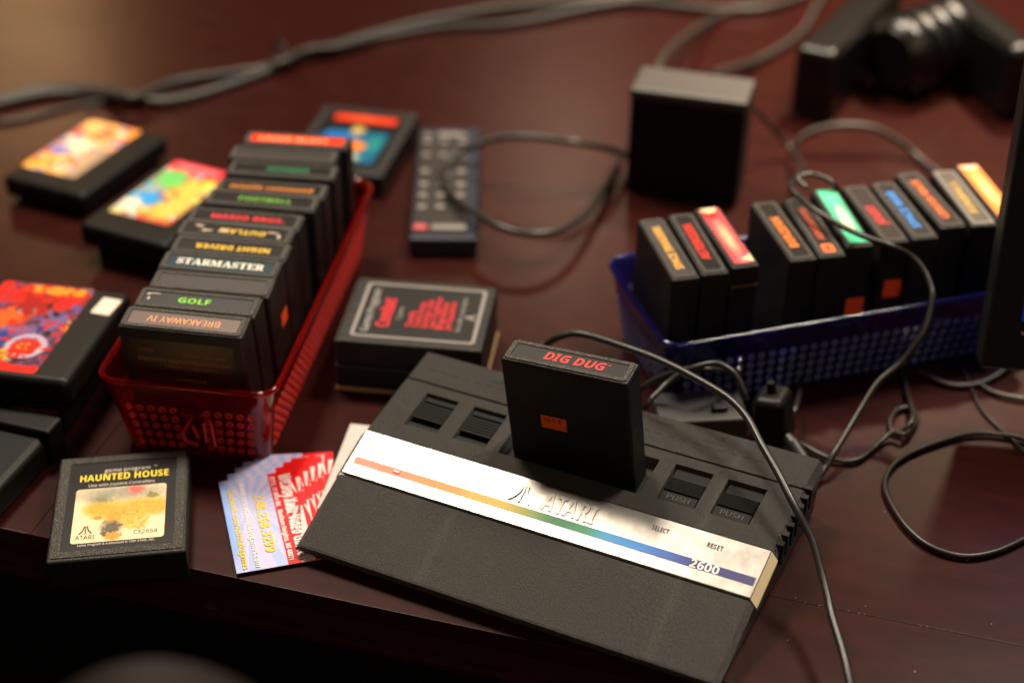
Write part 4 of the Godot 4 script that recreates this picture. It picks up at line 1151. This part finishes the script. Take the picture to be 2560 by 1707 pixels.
func build_power_brick() -> void:
	var N := thing("power_adapter", "large black power brick standing behind the blue basket", "power adapter", Transform3D(yaw(-0.27), Vector3(0.1462, 0.0, -1.1880)))
	part(N, "case", rbox(Vector3(0.0950, 0.094, 0.0465), 0.003, 3), M.deep, at(0, 0.047, 0))
	var capm := mat("black plastic with top sheen in its colour", lin(0.022, 0.019, 0.017), 0.5)  # lighter than the case: the sheen on top is put into the colour
	capm.metallic_specular = 0.75
	part(N, "cap", rbox(Vector3(0.0970, 0.010, 0.0485), 0.003, 3), capm, at(0, 0.0915, 0))
	for s in [-1, 1]:
		part(N, "cord_sleeve", lathe([Vector2(0, 0.0), Vector2(0.006, 0), Vector2(0.004, 0.018), Vector2(0, 0.018)], 14), M.dark, Transform3D(Basis(Vector3.RIGHT, -PI / 2), Vector3(s * 0.02, 0.075, -0.024)))

	# small plugs and boxes behind the console
	N = thing("switch_box", "small flat grey box behind the console's rear edge", "switch box", Transform3D(yaw(0.1), Vector3(0.126, 0.0, -0.847)))
	part(N, "case", rbox(Vector3(0.060, 0.020, 0.034), 0.002, 2), mat("worn grey-black plastic", lin(0.03, 0.028, 0.025), 0.5), at(0, 0.010, 0))
	part(N, "slide_tab", rbox(Vector3(0.010, 0.005, 0.006), 0.001, 1), M.dark, at(0.012, 0.0215, 0.006))
	N = thing("wall_plug", "black wall plug with cord behind the console near the blue basket", "plug", Transform3D(yaw(-0.45), Vector3(0.1740, 0.0, -0.8360)))
	part(N, "body", rbox(Vector3(0.022, 0.038, 0.026), 0.006, 3), M.deep, at(0, 0.020, 0, Basis(Vector3(0, 0, 1), 0.18)))
	part(N, "cord_sleeve", lathe([Vector2(0, 0.0), Vector2(0.0036, 0), Vector2(0.0026, 0.008), Vector2(0, 0.008)], 14), M.deep, at(-0.0035, 0.038, 0, Basis(Vector3(0, 0, 1), 0.18)))
	N = thing("phono_plug", "slim metal-tipped plug at the console's rear right corner", "plug", Transform3D(yaw(0.5), Vector3(0.187, 0.014, -0.802)))
	part(N, "sleeve", lathe([Vector2(0, -0.012), Vector2(0.0035, -0.012), Vector2(0.0048, -0.008), Vector2(0.0048, 0.010), Vector2(0.003, 0.016), Vector2(0, 0.016)], 14), M.dark, Transform3D(Basis(Vector3.RIGHT, -1.2), Vector3.ZERO))
	part(N, "tip", lathe([Vector2(0, -0.018), Vector2(0.0028, -0.018), Vector2(0.0028, -0.012), Vector2(0, -0.012)], 12), M.silver, Transform3D(Basis(Vector3.RIGHT, -1.2), Vector3.ZERO))

func build_far_device() -> void:
	var N := thing("controller_grip", "blurred black device with two slanted arms and ribbed barrel at upper right", "game controller", at(0.385, 0.0, -1.40))
	var gl := mat("satin black plastic", lin(0.005, 0.0045, 0.004), 0.3)
	gl.metallic_specular = 0.5
	part(N, "arm", rbox(Vector3(0.20, 0.070, 0.040), 0.009, 4), gl, at(-0.066, 0.035, -0.008, yaw(1.06)))
	part(N, "arm", rbox(Vector3(0.16, 0.074, 0.032), 0.012, 4), gl, at(0.058, 0.037, 0.0, yaw(-1.32)))
	var prof := [Vector2(0, -0.055), Vector2(0.028, -0.055), Vector2(0.033, -0.050)]
	for k in 4:
		var y := -0.046 + k * 0.022
		prof.append_array([Vector2(0.036, y), Vector2(0.038, y + 0.005), Vector2(0.036, y + 0.011), Vector2(0.030, y + 0.014), Vector2(0.030, y + 0.018)])
	prof.append_array([Vector2(0.026, 0.05), Vector2(0, 0.05)])
	part(N, "ribbed_barrel", lathe(prof, 32), gl, Transform3D(yaw(-0.857) * Basis(Vector3.RIGHT, -PI / 2), Vector3(0.006, 0.039, -0.008)))
	part(N, "bridge", rbox(Vector3(0.10, 0.020, 0.030), 0.006, 3), gl, at(0.02, 0.03, -0.085))

	# monitor at the right edge
	var tilt := Basis(Vector3.RIGHT, -0.17)
	N = thing("monitor", "black monitor bezel with blue screen cut by the right frame edge", "monitor", Transform3D(yaw(-0.10), Vector3(0.309, 0.0, -0.860)))
	part(N, "bezel", rbox(Vector3(0.36, 0.27, 0.022), 0.003, 3), M.dark, Transform3D(tilt, Vector3(0.18, 0.049, 0.0)) * at(0, 0.135, 0))
	var scr := mat("blue lit screen", Color(0.02, 0.10, 0.30), 0.25)
	scr.emission_enabled = true
	scr.emission = Color(0.03, 0.16, 0.5)
	scr.emission_energy_multiplier = 0.5
	var S := part(N, "screen", rbox(Vector3(0.318, 0.208, 0.002), 0.0008, 1), scr, Transform3D(tilt, Vector3(0.18, 0.049, 0.0)) * at(0, 0.140, 0.0112))
	var gl2 := AreaLight3D.new()
	gl2.name = "screen_light"
	gl2.area_size = Vector2(0.3, 0.2)
	gl2.area_normalize_energy = true
	gl2.light_energy = 0.004
	gl2.light_color = Color(0.15, 0.35, 1.0)
	gl2.area_range = 4.0
	gl2.area_attenuation = 2.0
	gl2.shadow_enabled = true
	gl2.transform = at(0, 0, 0.004, yaw(PI)) * at(0, 0, 0, yaw(PI))
	S.add_child(gl2)
	gl2.rotation = Vector3(0, PI, 0)
	part(N, "status_light", rbox(Vector3(0.0022, 0.0022, 0.001), 0.0004, 2), mat("pale pink dot", lin(0.7, 0.45, 0.42), 0.3), Transform3D(tilt, Vector3(0.18, 0.049, 0.0)) * at(-0.1565, 0.0275, 0.0113))
	part(N, "neck", rbox(Vector3(0.06, 0.10, 0.02), 0.004, 2), M.dark, at(0.20, 0.058, -0.03))
	part(N, "base", rbox(Vector3(0.20, 0.012, 0.12), 0.004, 2), M.dark, at(0.20, 0.0065, -0.03))

func st_plug(o: Node3D, a: Vector3, b: Vector3) -> void:
	var y := (b - a).normalized()
	var x := y.cross(Vector3.RIGHT).normalized()
	part(o, "strain_relief", lathe([Vector2(0, -0.004), Vector2(0.0062, -0.004), Vector2(0.0060, 0.004), Vector2(0.0046, 0.007), Vector2(0.0046, 0.009), Vector2(0.0038, 0.0095), Vector2(0.0038, 0.013), Vector2(0.003, 0.020), Vector2(0, 0.020)], 16), M.dark, Transform3D(Basis(x, y, x.cross(y)), a.lerp(b, 0.3)))

func build_cords() -> void:
	var fc := cord("cord", "thick black controller cord crossing over the console to the lower right", [Vector3(0.0138, 0.0300, -0.8808), Vector3(0.0214, 0.0500, -0.8686), Vector3(0.0277, 0.0620, -0.8614), Vector3(0.0393, 0.0680, -0.8593), Vector3(0.0509, 0.0700, -0.8538), Vector3(0.0672, 0.0720, -0.8419), Vector3(0.0892, 0.0740, -0.8249), Vector3(0.1087, 0.0750, -0.8067), Vector3(0.1318, 0.0740, -0.7834), Vector3(0.1425, 0.0720, -0.7654), Vector3(0.1493, 0.0680, -0.7435), Vector3(0.1563, 0.0640, -0.7228), Vector3(0.1614, 0.0600, -0.7061), Vector3(0.1653, 0.0560, -0.6963), Vector3(0.1704, 0.0500, -0.6873), Vector3(0.1733, 0.0460, -0.6802), Vector3(0.1765, 0.0380, -0.6643), Vector3(0.1782, 0.0330, -0.6498), Vector3(0.1790, 0.0300, -0.6371), Vector3(0.1816, 0.0260, -0.6142), Vector3(0.1822, 0.0240, -0.5947), Vector3(0.1812, 0.0240, -0.5705)], 0.0024, M.cord)
	var q0: Array = [Vector3(0.0138, 0.0300, -0.8808), Vector3(0.0214, 0.0500, -0.8686), Vector3(0.0277, 0.0620, -0.8614), Vector3(0.0393, 0.0680, -0.8593), Vector3(0.0509, 0.0700, -0.8538), Vector3(0.0672, 0.0720, -0.8419), Vector3(0.0892, 0.0740, -0.8249), Vector3(0.1087, 0.0750, -0.8067), Vector3(0.1318, 0.0740, -0.7834), Vector3(0.1425, 0.0720, -0.7654), Vector3(0.1493, 0.0680, -0.7435), Vector3(0.1563, 0.0640, -0.7228), Vector3(0.1614, 0.0600, -0.7061), Vector3(0.1653, 0.0560, -0.6963), Vector3(0.1704, 0.0500, -0.6873), Vector3(0.1733, 0.0460, -0.6802), Vector3(0.1765, 0.0380, -0.6643), Vector3(0.1782, 0.0330, -0.6498), Vector3(0.1790, 0.0300, -0.6371), Vector3(0.1816, 0.0260, -0.6142), Vector3(0.1822, 0.0240, -0.5947), Vector3(0.1812, 0.0240, -0.5705)]
	st_plug(fc, q0[0], q0[1])
	cord("cord", "black cord draped over the blue basket's cartridges and down beside the console", [Vector3(0.2020, 0.0600, -1.2260), Vector3(0.2119, 0.0450, -1.2387), Vector3(0.2328, 0.0200, -1.2463), Vector3(0.2439, 0.0120, -1.2340), Vector3(0.2408, 0.0300, -1.1762), Vector3(0.2172, 0.0800, -1.0636), Vector3(0.2007, 0.1080, -1.0013), Vector3(0.1951, 0.1130, -0.9799), Vector3(0.1989, 0.1130, -0.9672), Vector3(0.2058, 0.1130, -0.9514), Vector3(0.2147, 0.1120, -0.9395), Vector3(0.2265, 0.1120, -0.9240), Vector3(0.2389, 0.1120, -0.9120), Vector3(0.2518, 0.1110, -0.9045), Vector3(0.2657, 0.1040, -0.9036), Vector3(0.2732, 0.0980, -0.8968), Vector3(0.2769, 0.0920, -0.8869), Vector3(0.2769, 0.0860, -0.8776), Vector3(0.2710, 0.0700, -0.8639), Vector3(0.2581, 0.0520, -0.8558), Vector3(0.2422, 0.0400, -0.8478), Vector3(0.2288, 0.0280, -0.8318), Vector3(0.2182, 0.0200, -0.8170), Vector3(0.2090, 0.0140, -0.8039), Vector3(0.2038, 0.0080, -0.7976), Vector3(0.1963, 0.0030, -0.7886)], 0.0021, M.cord)
	cord("cord", "small loop of black cord lying on the mint green label cartridge", [Vector3(0.2080, 0.1090, -0.9877), Vector3(0.2030, 0.1110, -0.9976), Vector3(0.2074, 0.1120, -1.0012), Vector3(0.2150, 0.1120, -1.0026), Vector3(0.2224, 0.1120, -0.9968), Vector3(0.2287, 0.1090, -0.9929), Vector3(0.2337, 0.1000, -0.9989)], 0.0019, M.cord)
	cord("cord", "arched brownish cord rising behind the blue basket", [Vector3(0.2470, 0.0040, -1.2497), Vector3(0.2479, 0.0100, -1.2511), Vector3(0.2609, 0.0200, -1.2557), Vector3(0.2852, 0.0260, -1.2576), Vector3(0.3154, 0.0240, -1.2578), Vector3(0.3404, 0.0140, -1.2519), Vector3(0.3546, 0.0050, -1.2422), Vector3(0.3650, 0.0030, -1.2200), Vector3(0.3766, 0.0030, -1.2020)], 0.0030, M.cord_grey)
	cord("cord", "thin black cord tied in a small ring right of the console", [Vector3(0.1684, 0.0030, -0.8431), Vector3(0.1773, 0.0030, -0.8389), Vector3(0.1854, 0.0030, -0.8342), Vector3(0.1963, 0.0030, -0.8249), Vector3(0.2057, 0.0030, -0.8157), Vector3(0.2132, 0.0030, -0.8116), Vector3(0.2208, 0.0030, -0.8105), Vector3(0.2289, 0.0030, -0.8132), Vector3(0.2376, 0.0030, -0.8219), Vector3(0.2466, 0.0040, -0.8315), Vector3(0.2548, 0.0060, -0.8383), Vector3(0.2603, 0.0065, -0.8355), Vector3(0.2643, 0.0060, -0.8376), Vector3(0.2705, 0.0050, -0.8465), Vector3(0.2755, 0.0040, -0.8569), Vector3(0.2751, 0.0030, -0.8674), Vector3(0.2694, 0.0030, -0.8705), Vector3(0.2621, 0.0030, -0.8653), Vector3(0.2568, 0.0030, -0.8547), Vector3(0.2559, 0.0030, -0.8444), Vector3(0.2607, 0.0030, -0.8414), Vector3(0.2672, 0.0090, -0.8438), Vector3(0.2717, 0.0090, -0.8551), Vector3(0.2738, 0.0060, -0.8753), Vector3(0.2747, 0.0040, -0.8865), Vector3(0.2763, 0.0030, -0.9032), Vector3(0.2758, 0.0030, -0.9179)], 0.0018, M.cord)
	cord("cord", "black cord in a wide open ring on the table at lower right", [Vector3(0.3520, 0.0030, -0.8324), Vector3(0.3330, 0.0030, -0.8403), Vector3(0.3096, 0.0030, -0.8420), Vector3(0.2834, 0.0030, -0.8314), Vector3(0.2613, 0.0030, -0.8181), Vector3(0.2476, 0.0030, -0.8039), Vector3(0.2404, 0.0030, -0.7866), Vector3(0.2410, 0.0030, -0.7675), Vector3(0.2469, 0.0030, -0.7442), Vector3(0.2577, 0.0030, -0.7274), Vector3(0.2744, 0.0030, -0.7194), Vector3(0.2939, 0.0030, -0.7230), Vector3(0.3159, 0.0030, -0.7355), Vector3(0.3347, 0.0030, -0.7501)], 0.0019, M.cord)
	cord("cord", "grey cord end emerging from under the monitor", [Vector3(0.2890, 0.0030, -0.9133), Vector3(0.3051, 0.0030, -0.8990), Vector3(0.3229, 0.0030, -0.8984), Vector3(0.3389, 0.0040, -0.9061), Vector3(0.3589, 0.0060, -0.9229), Vector3(0.3795, 0.0060, -0.9359)], 0.0020, M.cord_grey)
	cord("cord", "black cord on the table just below the monitor at the right edge", [Vector3(0.3265, 0.0030, -0.9043), Vector3(0.3345, 0.0030, -0.8910), Vector3(0.3468, 0.0030, -0.8847), Vector3(0.3650, 0.0030, -0.8804)], 0.0018, M.cord)
	cord("cord", "thin black cord running to the right edge above the wide ring", [Vector3(0.3208, 0.0020, -0.9278), Vector3(0.3217, 0.0020, -0.9008), Vector3(0.3233, 0.0020, -0.8702), Vector3(0.3320, 0.0020, -0.8460), Vector3(0.3399, 0.0020, -0.8261), Vector3(0.3495, 0.0020, -0.8031)], 0.0011, M.cord)
	cord("cord", "front grey cord of the tied pair along the table's far side", [Vector3(-0.4977, 0.0040, -1.3237), Vector3(-0.4787, 0.0040, -1.3353), Vector3(-0.4406, 0.0050, -1.3543), Vector3(-0.3970, 0.0060, -1.3534), Vector3(-0.3667, 0.0060, -1.3447), Vector3(-0.3504, 0.0050, -1.3360), Vector3(-0.3250, 0.0040, -1.3346), Vector3(-0.2962, 0.0040, -1.3510), Vector3(-0.2586, 0.0040, -1.3859), Vector3(-0.2261, 0.0050, -1.4198), Vector3(-0.2062, 0.0060, -1.4400), Vector3(-0.1935, 0.0060, -1.4501), Vector3(-0.1571, 0.0060, -1.4819), Vector3(-0.1067, 0.0060, -1.5203), Vector3(-0.0608, 0.0060, -1.5462), Vector3(-0.0211, 0.0060, -1.5637), Vector3(0.0353, 0.0060, -1.5787), Vector3(0.0892, 0.0060, -1.5927), Vector3(0.1759, 0.0060, -1.6125)], 0.0055, M.cord_grey)
	cord("cord", "rear grey cord of the tied pair along the table's far side", [Vector3(-0.4952, 0.0040, -1.3153), Vector3(-0.4764, 0.0040, -1.3268), Vector3(-0.4391, 0.0040, -1.3477), Vector3(-0.3965, 0.0040, -1.3498), Vector3(-0.3621, 0.0120, -1.3269), Vector3(-0.3487, 0.0120, -1.3298), Vector3(-0.3213, 0.0080, -1.3717), Vector3(-0.2800, 0.0050, -1.3958), Vector3(-0.2468, 0.0060, -1.4066), Vector3(-0.2246, 0.0120, -1.4116), Vector3(-0.2056, 0.0120, -1.4379), Vector3(-0.1738, 0.0100, -1.4532), Vector3(-0.1334, 0.0040, -1.4923), Vector3(-0.0779, 0.0040, -1.5187), Vector3(-0.0164, 0.0040, -1.5269), Vector3(0.0350, 0.0050, -1.5474), Vector3(0.0671, 0.0060, -1.5654), Vector3(0.1165, 0.0060, -1.5869), Vector3(0.1491, 0.0060, -1.5846), Vector3(0.1982, 0.0050, -1.5743), Vector3(0.2575, 0.0050, -1.5762), Vector3(0.3095, 0.0050, -1.6137)], 0.0045, M.cord_grey)
	cord("cord", "thin brown cord at the far left edge under the tied pair", [Vector3(-0.4901, 0.0020, -1.2963), Vector3(-0.4671, 0.0020, -1.2920), Vector3(-0.4412, 0.0020, -1.3043), Vector3(-0.4072, 0.0020, -1.3304), Vector3(-0.3666, 0.0030, -1.3424)], 0.0022, M.cord_grey)
	cord("cord", "looped black cord from the power brick over the remote control", [Vector3(0.1087, 0.0060, -1.2112), Vector3(0.0985, 0.0120, -1.2203), Vector3(0.0818, 0.0300, -1.1982), Vector3(0.0617, 0.0400, -1.1876), Vector3(0.0420, 0.0450, -1.1838), Vector3(0.0103, 0.0450, -1.1911), Vector3(-0.0156, 0.0400, -1.1966), Vector3(-0.0325, 0.0340, -1.1954), Vector3(-0.0503, 0.0260, -1.1907), Vector3(-0.0603, 0.0220, -1.1692), Vector3(-0.0558, 0.0215, -1.1423), Vector3(-0.0412, 0.0240, -1.1092), Vector3(-0.0259, 0.0260, -1.0884), Vector3(-0.0077, 0.0260, -1.0699), Vector3(0.0164, 0.0240, -1.0646), Vector3(0.0406, 0.0200, -1.0815), Vector3(0.0604, 0.0140, -1.1198), Vector3(0.0792, 0.0080, -1.1785), Vector3(0.0893, 0.0050, -1.2230), Vector3(0.0953, 0.0040, -1.2525)], 0.0030, M.cord)
	cord("cord", "brownish cord from the power brick's back to the far left", [Vector3(0.1241, 0.0600, -1.2822), Vector3(0.1318, 0.0600, -1.3167), Vector3(0.1524, 0.0400, -1.3995), Vector3(0.1789, 0.0200, -1.4795), Vector3(0.2081, 0.0060, -1.5472), Vector3(0.2376, 0.0040, -1.5858), Vector3(0.2624, 0.0040, -1.6147)], 0.0040, M.cord_grey)
	cord("cord", "brownish cord from the power brick's back toward the ribbed device", [Vector3(0.1766, 0.0500, -1.3057), Vector3(0.1962, 0.0300, -1.3628), Vector3(0.2166, 0.0140, -1.4082), Vector3(0.2365, 0.0060, -1.4390), Vector3(0.2731, 0.0040, -1.4857), Vector3(0.2979, 0.0040, -1.5284), Vector3(0.3168, 0.0060, -1.5778), Vector3(0.3315, 0.0060, -1.6176)], 0.0042, M.cord_grey)
	cord("cord", "thin cord arching low behind the standing cartridge", [Vector3(0.0839, 0.0200, -0.8590), Vector3(0.0872, 0.0300, -0.8525), Vector3(0.0949, 0.0360, -0.8534), Vector3(0.1106, 0.0450, -0.8516), Vector3(0.1214, 0.0480, -0.8499), Vector3(0.1310, 0.0480, -0.8491), Vector3(0.1467, 0.0400, -0.8586), Vector3(0.1569, 0.0300, -0.8693)], 0.0017, M.cord)
	cord("cord", "thin cord arching into the black wall plug", [Vector3(0.0839, 0.0300, -0.8230), Vector3(0.0854, 0.0360, -0.8202), Vector3(0.0899, 0.0420, -0.8222), Vector3(0.0997, 0.0460, -0.8327), Vector3(0.1090, 0.0520, -0.8371), Vector3(0.1189, 0.0580, -0.8369), Vector3(0.1320, 0.0620, -0.8359), Vector3(0.1414, 0.0600, -0.8309), Vector3(0.1464, 0.0560, -0.8264), Vector3(0.1498, 0.0500, -0.8216), Vector3(0.1513, 0.0450, -0.8193)], 0.0020, M.cord)
	cord("cord", "short cord of the slim plug at the console corner", [Vector3(0.1867, 0.0140, -0.8422), Vector3(0.1903, 0.0180, -0.8481), Vector3(0.1960, 0.0140, -0.8696), Vector3(0.2036, 0.0060, -0.9023), Vector3(0.2078, 0.0040, -0.9200)], 0.0020, M.cord)
	cord("cord", "thin dark cord hanging below the console's front edge", [Vector3(0.0136, -0.0040, -0.6638), Vector3(0.0194, -0.0060, -0.6588), Vector3(0.0281, -0.0100, -0.6508), Vector3(0.0458, -0.0160, -0.6438), Vector3(0.0679, -0.0220, -0.6434), Vector3(0.0952, -0.0300, -0.6488)], 0.0010, M.cord)
	for q in [[Vector3(-0.385, 0.008, -1.300), 0.35], [Vector3(-0.232, 0.009, -1.445), 0.6]]:
		var st := begin()
		var lp := PackedVector3Array()
		for k in 14:
			var a := TAU * k / 14
			lp.append(Vector3(0, sin(a) * 0.0085, cos(a) * 0.0125))
		tube_to(st, lp, 0.0018, 6, true)
		var o := part(self, "cable_tie", st.commit(), M.dark, Transform3D(yaw(q[1]), q[0]))
		tag(o, "black tie around the tied pair of cords, %s of the two" % ["left one", "right one"][0 if q[1] < 0.5 else 1], "cable tie")

func _ready() -> void:
	# camera
	var cam := Camera3D.new()
	cam.name = "Camera"
	add_child(cam)
	var pitch := 0.5938
	var roll := 0.0124
	cam.transform = Transform3D(Basis(Vector3.RIGHT, -pitch) * Basis(Vector3(0, 0, 1), roll), Vector3(0, 0.6413, 0))
	var at_c := CameraAttributesPhysical.new()
	at_c.frustum_focal_length = 55.33
	at_c.exposure_aperture = 2.8
	at_c.frustum_focus_distance = 0.925
	at_c.frustum_near = 0.05
	at_c.frustum_far = 40.0
	cam.attributes = at_c
	cam.fov = 24.474
	cam.near = 0.05
	cam.far = 40.0
	cam.current = true
	# surroundings: a dim warm room
	var we := WorldEnvironment.new()
	we.name = "WorldEnvironment"
	var env := Environment.new()
	env.background_mode = Environment.BG_COLOR
	env.background_color = lin(0.010, 0.008, 0.007)
	env.tonemap_mode = Environment.TONE_MAPPER_LINEAR
	env.tonemap_exposure = 1.0
	env.sdfgi_enabled = true
	env.ssao_enabled = true
	env.ssil_enabled = true
	we.environment = env
	add_child(we)
	make_materials()
	build_setting()
	build_console()
	build_baskets()
	build_red_carts()
	build_blue_carts()
	build_loose_carts()
	build_wide_carts()
	build_cards()
	build_remote()
	build_power_brick()
	build_far_device()
	build_cords()
